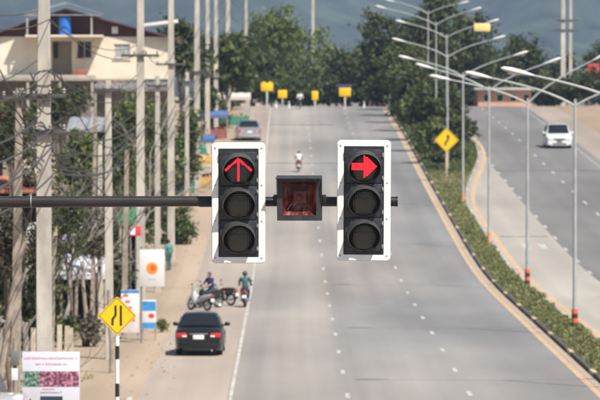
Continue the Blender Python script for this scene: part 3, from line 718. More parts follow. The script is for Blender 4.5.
    g = MB(); g.box(-.42, .42, yf - .03, yf + .008, zf - .25, zf - .12, bev=.015); g.box(-.5, .5, yf - .03, yf + .010, low + .06, low + .17, bev=.015); g.build('grille', mat('grille_black', (.015, .015, .016), .4), t)
    MB().box(-.19, .19, yf + .010, yf + .02, zf - .40, zf - .27, bev=.004).build('licence_plate', mat('plate_dark', (.09, .09, .09), .5), t)
    return t
SED = [(-2.2, .93), (-1.9, .97), (-1.55, .99), (-1.0, .93), (.2, .90), (1.0, .89), (1.7, .80), (2.1, .68), (2.2, .62)]
SEDR = dict(base0=-1.62, roof0=-.85, roof1=.30, base1=1.15, h=1.43)
BLK = mat('car_black', (.008, .009, .010), .3, coat=.35, spec=.35); WHT = mat('car_white', (.72, .73, .73), .25, coat=.8); SLV = mat('car_silver', (.42, .43, .45), .28, metal=.55, coat=.8)
dcar = 159.5
vehicle('sedan', 'black sedan parked on the sandy shoulder, seen from behind', 'car', (ux(199.5, dcar), dcar + 2.2, zr(dcar) + .006), -1.0, 4.4, 1.69, BLK, SED, SEDR, (-1.28, 1.32), .30, sc=.955)
SUVP = [(-2.3, 1.02), (-2.0, 1.06), (-1.0, 1.05), (.4, 1.03), (1.2, 1.00), (1.9, .93), (2.3, .80)]
dw = 366
vehicle('white_car', 'white car coming downhill on the opposite carriageway', 'car', (ux(559, dw), dw + 2.2, zr(dw) + .006), 180.5, 4.6, 1.88, WHT, SUVP, dict(base0=-2.15, roof0=-1.7, roof1=.35, base1=1.25, h=1.72), (-1.35, 1.40), .36, sc=1.08, lights='suv')
dsv = 378
vehicle('silver_car', 'silver car parked uphill on the left beside the market stalls', 'car', (ux(247.5, dsv), dsv + 2.2, zr(dsv) + .006), 4, 4.4, 1.80, SLV, SED, dict(SEDR, h=1.5), (-1.28, 1.32), .32, sc=1.08)
dv = 108
vehicle('white_van', 'white van at the bottom left corner, only its roof showing', 'van', (ux(-8, dv), dv - .4, 0.0), 0, 4.9, 1.9, WHT, [(-2.45, 1.15), (0, 1.12), (1.6, 1.08), (2.2, .95), (2.45, .85)], dict(base0=-2.4, roof0=-2.15, roof1=1.0, base1=1.9, h=1.93, wt=.78), (-1.5, 1.6), .33, lights='suv')

# ------------------------------------------------------------------ people
def remesh(mb, vox, name):
    o = mb.build('tmp', SKIN); md = o.modifiers.new('r', 'REMESH'); md.mode = 'VOXEL'; md.voxel_size = vox
    sm = o.modifiers.new('s', 'SMOOTH'); sm.iterations = 4; sm.factor = .5
    dg_ = bpy.context.evaluated_depsgraph_get(); me = bpy.data.meshes.new_from_object(o.evaluated_get(dg_)); me.name = name
    bpy.data.objects.remove(o); return me
def person(label, loc, rz, J, cols, head=None, scale=1):
    """J: named joints; one continuous body, faces coloured by the nearest limb; hands with five fingers"""
    t = thing('person', label, 'person', loc, rz, None, scale)
    V = {k: Vector(q) for k, q in J.items()}
    bones = [('hip', 'waist', .135, .125, 'legs'), ('waist', 'chest', .13, .155, 'top'), ('chest', 'neck', .15, .07, 'top'), ('neck', 'head', .055, .06, 'skin')]
    for s in 'LR':
        bones += [('chest', 'sh' + s, .10, .075, 'top'), ('sh' + s, 'el' + s, .062, .048, 'top'), ('el' + s, 'wr' + s, .046, .030, cols.get('fore', 'skin')),
                  ('hip', 'hp' + s, .12, .105, 'legs'), ('hp' + s, 'kn' + s, .098, .065, 'legs'), ('kn' + s, 'an' + s, .064, .042, cols.get('calf', 'legs')), ('an' + s, 'to' + s, .045, .032, 'shoe'), ('wr' + s, 'hd' + s, .028, .036, 'skin')]
    mb = MB()
    for a, b, ra, rb, _ in bones:
        a_, b_ = V[a], V[b]; mb.tube([a_, a_.lerp(b_, .33), a_.lerp(b_, .66), b_], [ra, ra * .7 + rb * .3, ra * .35 + rb * .65, rb], 10); mb.ell(b_, (rb,) * 3, 0, 10, 6); mb.ell(a_, (ra,) * 3, 0, 10, 6)
    H = V['head']; hf = Vector(head or (0, 1, 0)).normalized()
    mb.ell(H + Vector((0, 0, .03)), (.078, .094, .115), 0, 14, 10); mb.ell(H + hf * .098 + Vector((0, 0, .01)), (.016, .018, .024), 0, 8, 6); mb.ell(H + hf * .06 + Vector((0, 0, -.065)), (.045, .04, .03), 0, 8, 6)
    sd_ = hf.cross(Vector((0, 0, 1))).normalized()
    for s in (-1, 1): mb.ell(H + sd_ * s * .08 + Vector((0, 0, .015)), (.016, .022, .032), 0, 8, 6)
    me = remesh(mb, .016, 'body')
    slot = {'skin': 0, 'top': 1, 'legs': 2, 'shoe': 3}
    bm = bmesh.new(); bm.from_mesh(me)
    for f_ in bm.faces:
        c = f_.calc_center_median(); best = 9; lab = 'skin'
        for a, b, ra, rb, l in bones:
            ab = V[b] - V[a]; q = max(0, min(1, (c - V[a]).dot(ab) / ab.length_squared)); dd = (c - V[a] - ab * q).length - (ra + (rb - ra) * q)
            if dd < best - (.0 if l != 'skin' else -.0): best = dd; lab = l
        if (c - H).length < .15 and c.z > V['neck'].z + .03: lab = 'skin'
        f_.material_index = slot[lab]; f_.smooth = True
    # fingers
    for s in 'LR':
        w_, h_ = V['wr' + s], V['hd' + s]; ax = (h_ - w_).normalized(); sd2 = ax.cross(Vector((0, 0, 1))); sd2 = sd2.normalized() if sd2.length > .1 else Vector((1, 0, 0)); up = sd2.cross(ax)
        fm = MB()
        for k, (off, ln) in enumerate(((-.03, .060), (-.01, .072), (.011, .068), (.03, .052))):
            p = h_ + sd2 * off + ax * .02; fm.tube([p, p + ax * ln * .55 - up * .008, p + ax * ln * .8 - up * .034], [.0095, .009, .007], 6)
        sg = 1 if s == 'L' else -1
        p = h_ - ax * .025 + sd2 * .034 * sg; fm.tube([p, p + sd2 * .025 * sg + ax * .02, p + sd2 * .03 * sg + ax * .05], [.011, .010, .008], 6)
        base = [bm.verts.new(q) for q in fm.v]
        for q in fm.f:
            try: nf = bm.faces.new([base[i] for i in q]); nf.material_index = 0; nf.smooth = True
            except ValueError: pass
    me.materials.clear()
    for m in (SKIN, cols['top'], cols['legs'], cols.get('shoe', RUBBER)): me.materials.append(m)
    bm.to_mesh(me); bm.free()
    link('body', me, t)
    fc = MB()
    for s in (-1, 1): fc.ell(H + hf * .083 + sd_ * s * .03 + Vector((0, 0, .03)), (.012, .010, .008), 0, 8, 6)
    fc.build('eyes', SIGNK, t)
    MB().ell(H + hf * .082 + Vector((0, 0, -.042)), (.024, .012, .007)).build('mouth', mat('lips', (.3, .10, .08), .5), t)
    hm = MB(); bm = bmesh.new(); bmesh.ops.create_uvsphere(bm, u_segments=18, v_segments=12, radius=1)
    big = cols.get('helmet') is not None
    r = (.125, .14, .14) if big else (.088, .104, .122)
    for q in bm.verts:
        q.co = Vector((q.co.x * r[0], q.co.y * r[1], q.co.z * r[2])) + Vector((0, 0, .045)) - hf * (.012 if big else .016)
    bmesh.ops.delete(bm, geom=[q for q in bm.verts if (q.co.dot(hf) > .055 and q.co.z < .085) or q.co.z < -.05], context='VERTS')
    for q in bm.verts: q.co += H
    hm.bm(bm, 0, True); ho = hm.build('helmet' if big else 'hair', cols.get('helmet') or HAIR, t)
    sl_ = ho.modifiers.new('s', 'SOLIDIFY'); sl_.thickness = .012
    return t
def seated(dx=0):
    J = dict(hip=(0, -.22, .82), waist=(0, -.20, .98), chest=(0, -.13, 1.22), neck=(0, -.10, 1.40), head=(0, -.06, 1.50))
    for s, k in (('L', -1), ('R', 1)):
        J.update({'sh' + s: (k * .19, -.12, 1.33), 'el' + s: (k * .27, .05, 1.10), 'wr' + s: (k * .30, .30, 1.02), 'hd' + s: (k * .295, .37, 1.02),
                  'hp' + s: (k * .11, -.20, .80), 'kn' + s: (k * .17, .22, .70), 'an' + s: (k * .15, .12, .32), 'to' + s: (k * .15, .28, .27)})
    return J
def standing():
    J = dict(hip=(0, 0, .92), waist=(0, 0, 1.06), chest=(0, -.01, 1.28), neck=(0, 0, 1.45), head=(0, .03, 1.56))
    for s, k in (('L', -1), ('R', 1)):
        J.update({'sh' + s: (k * .19, -.01, 1.38), 'el' + s: (k * .24, -.03, 1.10), 'wr' + s: (k * .25, .06, .87), 'hd' + s: (k * .25, .08, .79),
                  'hp' + s: (k * .10, 0, .90), 'kn' + s: (k * .11, .05 * k, .50), 'an' + s: (k * .11, -.07 * (1 - k), .08), 'to' + s: (k * .12, .15 - .07 * (1 - k), .04)})
    return J
TEAL = mat('teal_cloth', (.03, .11, .11), .85, .2, 6); NAVY = mat('navy_cloth', (.025, .025, .12), .85, .2, 6); JEAN = mat('jeans', (.03, .04, .07), .9, .2, 8); WSH = mat('white_shirt', (.74, .73, .75), .8, .06, 5); MAROON = mat('maroon_cloth', (.12, .02, .03), .85, .2, 6); GREEN = mat('green_cloth', (.08, .25, .22), .85, .15, 6)

# ------------------------------------------------------------------ scooters (facing +y)
def scooter(label, loc, rz, paint, stand=0, group=None, name='motor_scooter', box=None, sc=1):
    t = thing(name, label, 'scooter', loc, rz, group, sc); t.rotation_euler[1] = R(stand)
    for y, lab in ((.62, 'front'), (-.60, 'rear')):
        ty = MB().lathe([(.20, -.04), (.25, -.045), (.285, -.02), (.285, .02), (.25, .045), (.20, .04)], 'x', 24, 0, (0, y, .285)).build('tyre', RUBBER, t)
        rm = MB().lathe([(.205, -.035), (.19, -.02), (.19, .02), (.205, .035)], 'x', 20, 0, (0, y, .285))
        for k in range(6): a = k * math.pi / 3; rm.tube([(0, y, .285), (0, y + .195 * math.cos(a), .285 + .195 * math.sin(a))], .012, 5)
        rm.lathe([(.045, -.06), (.045, .06)], 'x', 10, 0, (0, y, .285)); rm.build('rim', mat('alloy', (.45, .45, .46), .3, metal=.8), ty)
    MB().tube([(-.075, .62, .29), (-.075, .50, .62), (0, .42, .85)], .022, 8).tube([(.075, .62, .29), (.075, .50, .62), (0, .42, .85)], .022, 8).build('fork', STEEL, t)
    MB().tube([(0, .80, .52), (0, .70, .60), (0, .58, .60), (0, .44, .52)], [.035, .07, .075, .05], 8).build('front_mudguard', paint, t)
    b = MB(); b.tube([(0, .50, .88), (0, .45, .62), (0, .33, .38)], [.10, .17, .10], 10)           # leg shield
    b.tube([(0, .36, .36), (0, .05, .34), (0, -.15, .45)], [.09, .09, .11], 10); b.tube([(0, -.05, .58), (0, -.45, .66), (0, -.86, .74)], [.13, .16, .06], 12); b.tube([(0, -.12, .42), (0, -.3, .56)], [.1, .13], 10)
    b.build('body', paint, t)
    s = MB(); s.tube([(0, .05, .71), (0, -.15, .755), (0, -.4, .78), (0, -.72, .83)], [.09, .135, .14, .08], 12); s.v = [(x, y, .77 + (z - .77) * .5) for x, y, z in s.v]; s.build('seat', mat('seat_black', (.015, .015, .016), .6), t)
    MB().tube([(-.33, .30, 1.0), (-.2, .38, 1.0), (0, .43, .95), (.2, .38, 1.0), (.33, .30, 1.0)], .016, 8).build('handlebar', STEEL, t)
    for k in (-1, 1):
        MB().tube([(k * .34, .29, 1.0), (k * .24, .36, 1.0)], .022, 8).build('grip', RUBBER, t)
        MB().tube([(k * .22, .38, 1.0), (k * .27, .36, 1.16)], .007, 6).ell((k * .28, .36, 1.2), (.06, .015, .045)).build('mirror', RUBBER, t)
        MB().ell((k * .10, -.84, .70), (.04, .03, .025)).build('indicator', mat('amber', (.7, .25, .02), .3), t)
        MB().tube([(k * .12, .02, .30), (k * .26, .02, .30)], .018, 6).build('footrest', RUBBER, t)
    MB().ell((0, .50, .92), (.14, .09, .10)).build('headlight_cowl', paint, t); MB().ell((0, .565, .92), (.09, .035, .07)).build('headlight', mat('headlamp', (.55, .57, .58), .08, coat=1), t)
    MB().ell((0, -.87, .75), (.10, .04, .04)).build('tail_light', mat('tail_red', (.55, .02, .02), .25), t)
    MB().tube([(0, -.80, .62), (0, -.90, .45), (0, -.94, .34)], [.06, .055, .05], 8).build('rear_mudguard', RUBBER, t)
    MB().box(-.10, .10, -.945, -.935, .42, .58, bev=.003).build('licence_plate', WHITEP, t)
    MB().tube([(.12, -.1, .26), (.15, -.4, .28), (.16, -.85, .40)], [.025, .05, .055], 10).build('exhaust', CHROME, t)
    MB().box(-.12, .12, -.32, .05, .2, .42, bev=.04).build('engine', mat('engine_grey', (.12, .12, .12), .5, metal=.5), t)
    MB().tube([(-.10, -.05, .25), (-.24, -.08, .012)], .012, 6).build('side_stand', STEEL, t) if stand else None
    if box: MB().box(-.17, .17, .60, .86, .72, .92, bev=.02).build('basket', box, t)
    return t
SCW = mat('scooter_white', (.42, .42, .44), .3, coat=.6); SCK = mat('scooter_black', (.02, .02, .022), .3, coat=.6); SCR = mat('scooter_red', (.22, .015, .02), .3, coat=.6)
ds = 196
def gpos(px, d, off=.006): x = ux(px, d); return (x, d, zg(x, d) + off)
d1 = dg(311); scooter('white scooter leaning in front of the black sedan', gpos(199, d1), 40, SCW, 7, 'scooters by the sedan', sc=.86)
d1b = d1 + 2.5; scooter('black scooter on which the navy-clad person sits', gpos(208, d1b), 132, SCK, -7, 'scooters by the sedan', sc=.88)
d1c = d1 + 5; scooter('dark red-black scooter parked farthest from the sedan', gpos(221, d1c), 50, SCK, 7, 'scooters by the sedan', sc=.88)
person('person in a navy top sitting on one of the parked scooters', gpos(208, d1b), 132, seated(), dict(top=NAVY, legs=JEAN, fore='skin'), scale=.88)
dr = dg(307); scooter('dark scooter ridden away along the white edge line', gpos(245, dr), -2, SCK, 0, sc=.88)
person('scooter rider in teal shirt riding away near the edge line', gpos(245, dr), -2, seated(), dict(top=TEAL, legs=JEAN, fore='top', helmet=mat('helmet_dark', (.03, .05, .05), .3)), scale=.88)
dr = dg(172); scooter('red scooter ridden uphill in the middle of the left lane', gpos(298.7, dr), 0, SCR, 0, sc=.88)
person('scooter rider in white shirt climbing the hill behind the square lamp', gpos(298.7, dr), 0, seated(), dict(top=WSH, legs=MAROON, fore='top'), scale=.88)
dr = 452; scooter('tiny scooter on the crest between the yellow signs', gpos(300, dr), 180, SCK, 0)
person('rider in white on the crest between the yellow signs', gpos(300, dr), 180, seated(), dict(top=WSH, legs=JEAN, fore='top'))
person('person in green walking on the sand beside the round bush', gpos(168.5, 233), 35, standing(), dict(top=GREEN, legs=TEAL, fore='top'), scale=.88)

# ------------------------------------------------------------------ utility poles and cables on the left
def utility_pole(label, px, d, toppy, wd, arms=(), group='concrete power poles along the left', m=CONC, lean=0, name='utility_pole'):
    x = ux(px, d); z0 = zg(x, d); h = zz(toppy, d) - z0
    t = thing(name, label, 'utility pole', (x, d, z0), 0, group)
    a, b = wd / 2, wd / 2 * .72; mb = MB(); vs = []
    for z, r in ((-.3, a), (h * .5, (a + b) / 2), (h, b)):
        o = lean * z / h; vs += [(-r + o, -r, z), (r + o, -r, z), (r + o, r, z), (-r + o, r, z)]
    fs = [(i * 4 + j, i * 4 + (j + 1) % 4, i * 4 + 4 + (j + 1) % 4, i * 4 + 4 + j) for i in range(2) for j in range(4)] + [(0, 3, 2, 1), (8, 9, 10, 11)]
    bm = bmesh.new(); bv = [bm.verts.new(q) for q in vs]
    for q in fs: bm.faces.new([bv[i] for i in q])
    bmesh.ops.bevel(bm, geom=[e for e in bm.edges if abs(e.verts[0].co.z - e.verts[1].co.z) > .1], offset=wd * .09, segments=1, affect='EDGES')
    mb.bm(bm).build('shaft', m, t)
    for py, half in arms:
        z = zz(py, d) - z0; o = lean * z / h
        ca = MB().box(-half + o, half + o, -a - .09, -a + .01, z - .05, z + .05, bev=.008).build('crossarm', mat('arm_dark', (.07, .065, .06), .8, .3, 4), t)
        for k in (-.9, -.3, .3, .9): MB().lathe([(.02, .05), (.045, .08), (.03, .11), (.05, .14), (.02, .19)], 'z', 10, 0, (o + k * half, -a - .04, z)).build('insulator', mat('insulator', (.22, .19, .17), .4), ca)
    return t, x, z0
TALL = [(44, 116, -46, .40), (140.5, 192, -30, .37), (171, 242, -26, .38), (197, 312, -22, .42), (207.5, 353, -20, .38), (216, 393, -18, .38), (228, 446, -16, .46), (246, 500, -14, .36)]
ords = ['nearest thick concrete pole, left side, with cable brackets', 'second tall concrete pole, in front of the cream house', 'third tall concrete pole, at the right end of the cream house', 'fourth tall concrete pole, left of the bushy roadside tree',
        'fifth tall concrete pole, close beside the fourth', 'sixth tall concrete pole, close before the leafy tree', 'seventh tall concrete pole, thick, rising behind the leafy tree', 'eighth and farthest tall concrete pole above the trees']
poles = []
for (px, d, tp, wd), lab in zip(TALL, ords):
    arms = [(132, .55)] if d == 116 else []
    arms += [(zz_, .75) for zz_ in (VY - 3.4 * FPX / d * .5 + 98 * 0,)] if d > 150 else [(96, .55)]
    poles.append(utility_pole(lab, px, d, tp, wd, arms))
SHORT = [(15, 130, 88, .27, .12, 'short weathered pole at the far left behind the thick pole', DRYWOOD), (109.5, 158, 80, .28, -.05, 'short concrete pole with fork top, left of the white sign', CONC), (157.5, 212, 76, .27, 0, 'short concrete pole just right of the second tall pole', CONC), (187, 272, 72, .27, 0, 'short concrete pole between the third and fourth tall poles', CONC),
         (92, 172, 118, .17, .12, 'thin leaning pale pole beside the yellow-green tree', DRYWOOD), (100, 176, 140, .22, 0, 'thin pale pole second from the leaning one', CONC), (313, 565, -16, .42, 0, 'lone far pole above the crest trees', CONC), (124, 172, 150, .22, .1, 'slim grey post left of the white sign', DRYWOOD)]
for px, d, tp, wd, ln, lab, m in SHORT: utility_pole(lab, px, d, tp, wd, [(tp + 10, .45)] if wd > .25 and px < 250 else [], 'short poles of the left verge', m, ln)
for px, d, lab in ((563, 500, 'left one of two tall concrete poles right of the dark tree'), (570.5, 512, 'right one of two tall concrete poles right of the dark tree')):
    utility_pole(lab, px, d, -30, .52 if px < 565 else .36, [(20, .8), (30, .8)], 'concrete poles on the far right')
def cable(pts, sag, rad, label, group, m=CABLE, name='power_cable'):
    mb = MB(); p = []
    for a, b in zip(pts[:-1], pts[1:]):
        a, b = Vector(a), Vector(b)
        for i in range(11): q = i / 11; p.append(a.lerp(b, q) - Vector((0, 0, sag * 4 * q * (1 - q))))
    p.append(Vector(pts[-1])); mb.tube(p, rad, 5); tag(mb.build(name, m), label, 'cable', group)
rs = random.Random(3)
def polepts(dx, zoff, start=0, end=7, near=True):
    out = []
    for (px, d, tp, wd) in TALL[start:end + 1]:
        x = ux(px, d); out.append((x + dx, d - wd / 2 - .04, zr(d) * 1.0 + zoff))
    if near and start == 0: x0 = out[0]; out.insert(0, (x0[0] + .1, 60, x0[2] + .1))
    return out
for k, (dx, zo) in enumerate(((-.16, 10.7), (.16, 10.5), (-.17, 9.5), (.17, 9.3), (-.2, 8.0), (.25, 7.9), (.3, 7.55), (-.3, 7.2), (.28, 6.8))):
    cable(polepts(dx, zo), .5 + .12 * (k % 4), .014 if k < 4 else .022, ['top', 'second', 'third', 'fourth', 'fifth', 'sixth', 'seventh', 'eighth', 'lowest'][k] + ' long cable, counting down, strung along the tall left poles', 'long cables on the left poles')
# untidy drops and loops round the near poles
def blob_cable(label, pts, rad=.015, sag=.5): cable(pts, sag, rad, label, 'loose cables around the near poles')
for k in range(20):
    a = world(rs.uniform(-30, 60), rs.uniform(60, 140), rs.uniform(112, 120)); b = world(rs.uniform(60, 150), rs.uniform(95, 210), rs.uniform(150, 195))
    blob_cable('thin loose cable sagging between the near left poles', [a, b], rs.choice((.011, .016, .02)), rs.uniform(.3, 1.8))
for k in range(14):
    a = world(rs.uniform(-30, 70), rs.uniform(130, 230), rs.uniform(118, 150)); b = world(rs.uniform(50, 140), rs.uniform(150, 280), rs.uniform(160, 200))
    blob_cable('thin loose cable sagging between the near left poles', [a, b], rs.choice((.01, .014)), rs.uniform(.4, 2.0))
for k in range(4):
    c = world(rs.uniform(30, 56), rs.uniform(75, 140), 115.6); mb = MB(); r = rs.uniform(.18, .34); pts = []
    for i in range(34): a = i / 33 * 2 * math.pi * 2.2; pts.append((c.x + r * math.cos(a) * (1 + .05 * i / 33), c.y - .1 - .004 * i, c.z + r * .75 * math.sin(a) - .05 * rs.random()))
    tag(mb.tube(pts, .014, 5).build('cable_coil', CABLE), 'coil of spare black cable hung on the near left pole', 'cable coil', 'cable coils on the near pole')

# ------------------------------------------------------------------ the cream house on the left
HD = 300.0
hx = lambda p: ux(p, HD)
hz = lambda p: zz(p, HD)
CREAM = mat('cream_render', (.68, .61, .49), .9, .14, .5, bump=.15); MARO = mat('maroon_boards', (.085, .035, .030), .8, .25, 2, stretch=(1, 1, 6)); GREYC = mat('grey_concrete', (.36, .33, .29), .95, .2, 1.2)
X0, X1 = hx(-14), hx(171); zb = zg(hx(80), HD) - .6
house = thing('house', 'cream two-storey house with maroon gable and blue water tank', 'house', ((X0 + X1) / 2, HD, zb))
ox = (X0 + X1) / 2
def hb(mb, p0, p1, q0, q1, y0, y1, mi=0, bev=0): return mb.box(hx(p0) - ox, hx(p1) - ox, y0, y1, hz(q1) - zb, hz(q0) - zb, mi, bev)
mb = MB()
# front wall built round its openings
hb(mb, -14, 52, 37, 79, 0, .2); hb(mb, 72, 77, 37, 79, 0, .2); hb(mb, 77, 92, 37, 40.5, 0, .2); hb(mb, 77, 92, 58.5, 79, 0, .2); hb(mb, 92, 114, 37, 79, 0, .2); hb(mb, 114, 130, 37, 44, 0, .2); hb(mb, 114, 130, 58.5, 79, 0, .2); hb(mb, 130, 171, 37, 79, 0, .2); hb(mb, 52, 72, 37, 41, 0, .2)
hb(mb, -14, -11, 37, 79, .2, 9); hb(mb, 168, 171, 37, 79, .2, 9); hb(mb, -14, 171, 37, 79, 9, 9.2)
hb(mb, 49, 52, 41, 79, .2, 1.6); hb(mb, 72, 74.5, 41, 79, .2, 1.6); hb(mb, 49, 75, 38, 79, 1.6, 1.8)
mb.build('wall', CREAM, house)
MB().box(X0 - ox + .3, X1 - ox - .3, 0.6, 9, 0, hz(80.5) - zb).build('lower_wall', mat('lower_concrete', (.17, .155, .14), .95, .3, .8), house)
hb(MB(), -20, 96, 75, 80, -1.6, .55, 0, .02).build('balcony_slab', GREYC, house)
for p in (-12, 28, 60, 92): hb(MB(), p, p + 2.4, 80, 126, -1.5, -1.2).build('column', GREYC, house)
hb(MB(), 74, 88, 69.5, 75, -1.4, -.7, 0, .03).build('planter', mat('terracotta', (.30, .10, .07), .9, .2, 3), house)
for p0, p1, q0, q1, col in ((77, 92, 40.5, 58.5, GLASSD), (114, 130, 44, 58.5, mat('grey_shutter', (.34, .36, .36), .7, .1, 5))):
    wn = MB(); hb(wn, p0, p1, q0, q0 + 1.2, .06, .16); hb(wn, p0, p1, q1 - 1.2, q1, .06, .16); hb(wn, p0, p0 + 1, q0, q1, .06, .16); hb(wn, p1 - 1, p1, q0, q1, .06, .16); hb(wn, (p0 + p1) / 2 - .4, (p0 + p1) / 2 + .4, q0, q1, .06, .16)
    wo = wn.build('window', mat('window_frame', (.55, .52, .46), .6), house)
    hb(MB(), p0, p1, q0, q1, .10, .12).build('pane', col, wo); hb(MB(), p0 - 1, p1 + 1, q1, q1 + 1.4, -.08, .1).build('sill', CREAM, wo)
hb(MB(), 53, 57, 42.5, 58, 1.55, 1.59).build('window', GLASSD, house)
hb(MB(), 78, 82.5, 52, 58, -.05, .05).build('shutter', MARO, house)
# gable wall and roof
ax = hx(66) - ox; zt = hz(11) - zb; z_e = hz(36.6) - zb
MB().prism([(X0 - ox, z_e), (X1 - ox, z_e), (ax, zt)], .05, .2).build('gable', MARO, house)
rf = MB()
for s, xe in ((-1, X0 - ox - .5), (1, X1 - ox + .5)):
    ze = z_e - .12
    vs = [(ax, -.5, zt + .16), (xe, -.5, ze), (xe, 9.6, ze), (ax, 9.6, zt + .16)]
    rf.add(vs + [(x, y, z - .1) for x, y, z in vs], [(0, 1, 2, 3), (4, 7, 6, 5), (0, 4, 5, 1), (1, 5, 6, 2), (2, 6, 7, 3)])
rf.build('roof', mat('roof_maroon', (.13, .07, .085), .5, .2, 2, metal=.2), house)
cn = MB()
for s, pe in ((-1, 26), (1, 103)):
    xe = hx(pe) - ox; za = hz(3) - zb; ze = hz(14) - zb; n = 16
    for i in range(n):   # corrugated sheets
        y0 = -1.8 + 4 * i / n
        vs = [(ax, y0, za), (xe, y0, ze), (xe, y0 + .25, ze + .03), (ax, y0 + .25, za + .03), ]
        cn.add(vs, [(0, 1, 2, 3)])
    cn.box(min(ax, xe), max(ax, xe), -1.75, -1.7, ze - .12, ze - .06)
canopy = cn.build('canopy', mat('tin', (.42, .42, .42), .4, .2, 3, metal=.5), house)
for p in (28, 92): hb(MB(), p, p + 1.6, 14, 37, -1.65, -1.55).build('canopy_post', STEEL, house)
hb(MB(), 27, 104, 35.2, 37.2, -1.8, 0.05).build('canopy_floor', CREAM, house)
hb(MB(), 112, 118, 26.5, 33.5, -.02, .05, 0, .01).build('vent', WHITEP, house)
tk = thing('water_tank', 'bright blue plastic water tank in front of the maroon gable', 'water tank', (hx(65.5), HD - .9, hz(35.2)))
mb = MB(); r = .40; hh = 1.15; prof = [(.01, 0), (r, 0)]
for i in range(6): prof += [(r, .1 + i * .16), (r * .965, .15 + i * .16), (r * .965, .19 + i * .16)]
prof += [(r, 1.06), (r * .85, 1.14), (.15, 1.2), (.01, 1.2)]
mb.lathe(prof, 'z', 24); mb.build('tank', mat('tank_blue', (.03, .16, .55), .45, .06, 3), tk); MB().lathe([(.15, 1.19), (.15, 1.25), (.01, 1.26)], 'z', 16).build('lid', mat('tank_lid', (.02, .1, .4), .5), tk)

# a neighbouring roof end right of the house, and low sheds below it
def shed(label, p0, p1, qroof, qeave, d, depth, roofm, wallm, wall_q=None, name='shed'):
    x0, x1 = ux(p0, d), ux(p1, d); z0 = min(zg(x0, d), zg(x1, d)) - .2; t = thing(name, label, 'shed', ((x0 + x1) / 2, d, z0)); w_ = (x1 - x0) / 2
    zr_, ze = zz(qroof, d) - z0, zz(qeave, d) - z0
    n = max(4, int((x1 - x0) / .45)); mb = MB()
    for i in range(n):
        a, b = -w_ + 2 * w_ * i / n, -w_ + 2 * w_ * (i + 1) / n; c = (a + b) / 2
        mb.add([(a, 0, ze), (c, 0, ze + .06), (b, 0, ze), (a, depth, zr_), (c, depth, zr_ + .06), (b, depth, zr_)], [(0, 1, 4, 3), (1, 2, 5, 4)])
    mb.add([(-w_, 0, ze - .01), (w_, 0, ze - .01), (w_, depth, zr_ - .01), (-w_, depth, zr_ - .01)], [(0, 1, 2, 3)]); mb.box(-w_, w_, -.03, 0, ze - .12, ze + .02)
    mb.build('roof', roofm, t)
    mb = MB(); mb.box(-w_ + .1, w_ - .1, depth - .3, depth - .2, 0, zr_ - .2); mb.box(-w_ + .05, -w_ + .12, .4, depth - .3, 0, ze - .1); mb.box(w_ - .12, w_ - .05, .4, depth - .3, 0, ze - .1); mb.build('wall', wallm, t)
    for x in np.linspace(-w_ + .1, w_ - .1, max(2, int(w_ * 2 / 2.2) + 1)): MB().box(x - .05, x + .05, .05, .15, 0, ze - .05).build('post', DRYWOOD, t)
    return t
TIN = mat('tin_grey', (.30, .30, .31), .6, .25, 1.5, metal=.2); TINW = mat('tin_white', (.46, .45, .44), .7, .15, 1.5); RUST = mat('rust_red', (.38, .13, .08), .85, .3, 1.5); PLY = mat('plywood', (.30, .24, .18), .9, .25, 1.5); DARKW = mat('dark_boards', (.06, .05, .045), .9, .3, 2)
shed('low shed with a grey tin roof under the cream house', 66, 108, 118, 130, 262, 5, TIN, PLY)
shed('long shed with dull brown tin roof behind the fork-topped pole', 94, 172, 82, 89, 285, 4, mat('tin_dark', (.17, .155, .145), .7, .3, 1.5), GREYC)
shed('shed with rusty red roof at the far left edge', -40, 6, 108, 134, 225, 5, RUST, PLY)
shed('red and white awning stall at the left edge, level with the mast arm', -30, 40, 178, 190, 200, 3, RUST, DARKW)
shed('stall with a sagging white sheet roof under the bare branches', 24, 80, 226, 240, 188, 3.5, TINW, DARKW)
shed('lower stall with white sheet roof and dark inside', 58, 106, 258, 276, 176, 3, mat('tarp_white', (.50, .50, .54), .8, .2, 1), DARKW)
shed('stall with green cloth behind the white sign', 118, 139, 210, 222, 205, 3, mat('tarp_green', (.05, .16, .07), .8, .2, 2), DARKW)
bm_ = thing('roof_beam', 'pale roof beam end jutting out right of the cream house', 'beam', world(162, 23, 296)); MB().box(-1.2, 1.0, -.1, .1, -.1, .1, bev=.02).rot(Matrix.Rotation(R(-7), 4, 'Y')).build('beam', mat('beam_pale', (.7, .66, .6), .8), bm_)
MB().box(.55, .7, .1, .25, -9, -.1).build('support', DRYWOOD, bm_)

# fence of upright planks at the lower left, every plank a piece
fe = thing('plank_fence', 'rough fence of pale upright planks at the lower left', 'fence', (ux(26, 146), 146, 0))
for i in range(15):
    me = MB().box(-.075, .075, -.015, .015, 0, 1.45 + .35 * rs.random()).build('plank', [mat('plank_a', (.42, .37, .29), .9, .25, 5), mat('plank_b', (.33, .29, .24), .9, .3, 5), mat('plank_c', (.50, .44, .35), .9, .2, 5)][rs.randint(0, 2)], fe)
    me.location = (-1.4 + i * .2, rs.uniform(-.02, .02), 0); me.rotation_euler = (0, rs.uniform(-.04, .04), 0)
MB().box(-1.5, 1.5, .02, .06, .4, .48).box(-1.5, 1.5, .02, .06, 1.1, 1.18).build('rail', DRYWOOD, fe)
postlabs = ['first brown post left of the lower white stall', 'second brown post below the lower white stall', 'third brown post below the lower white stall', 'tall weathered post just right of the thick pole', 'brown post standing alone on sand left of the narrows sign', 'dark slanting post at the left edge behind the flower banner']
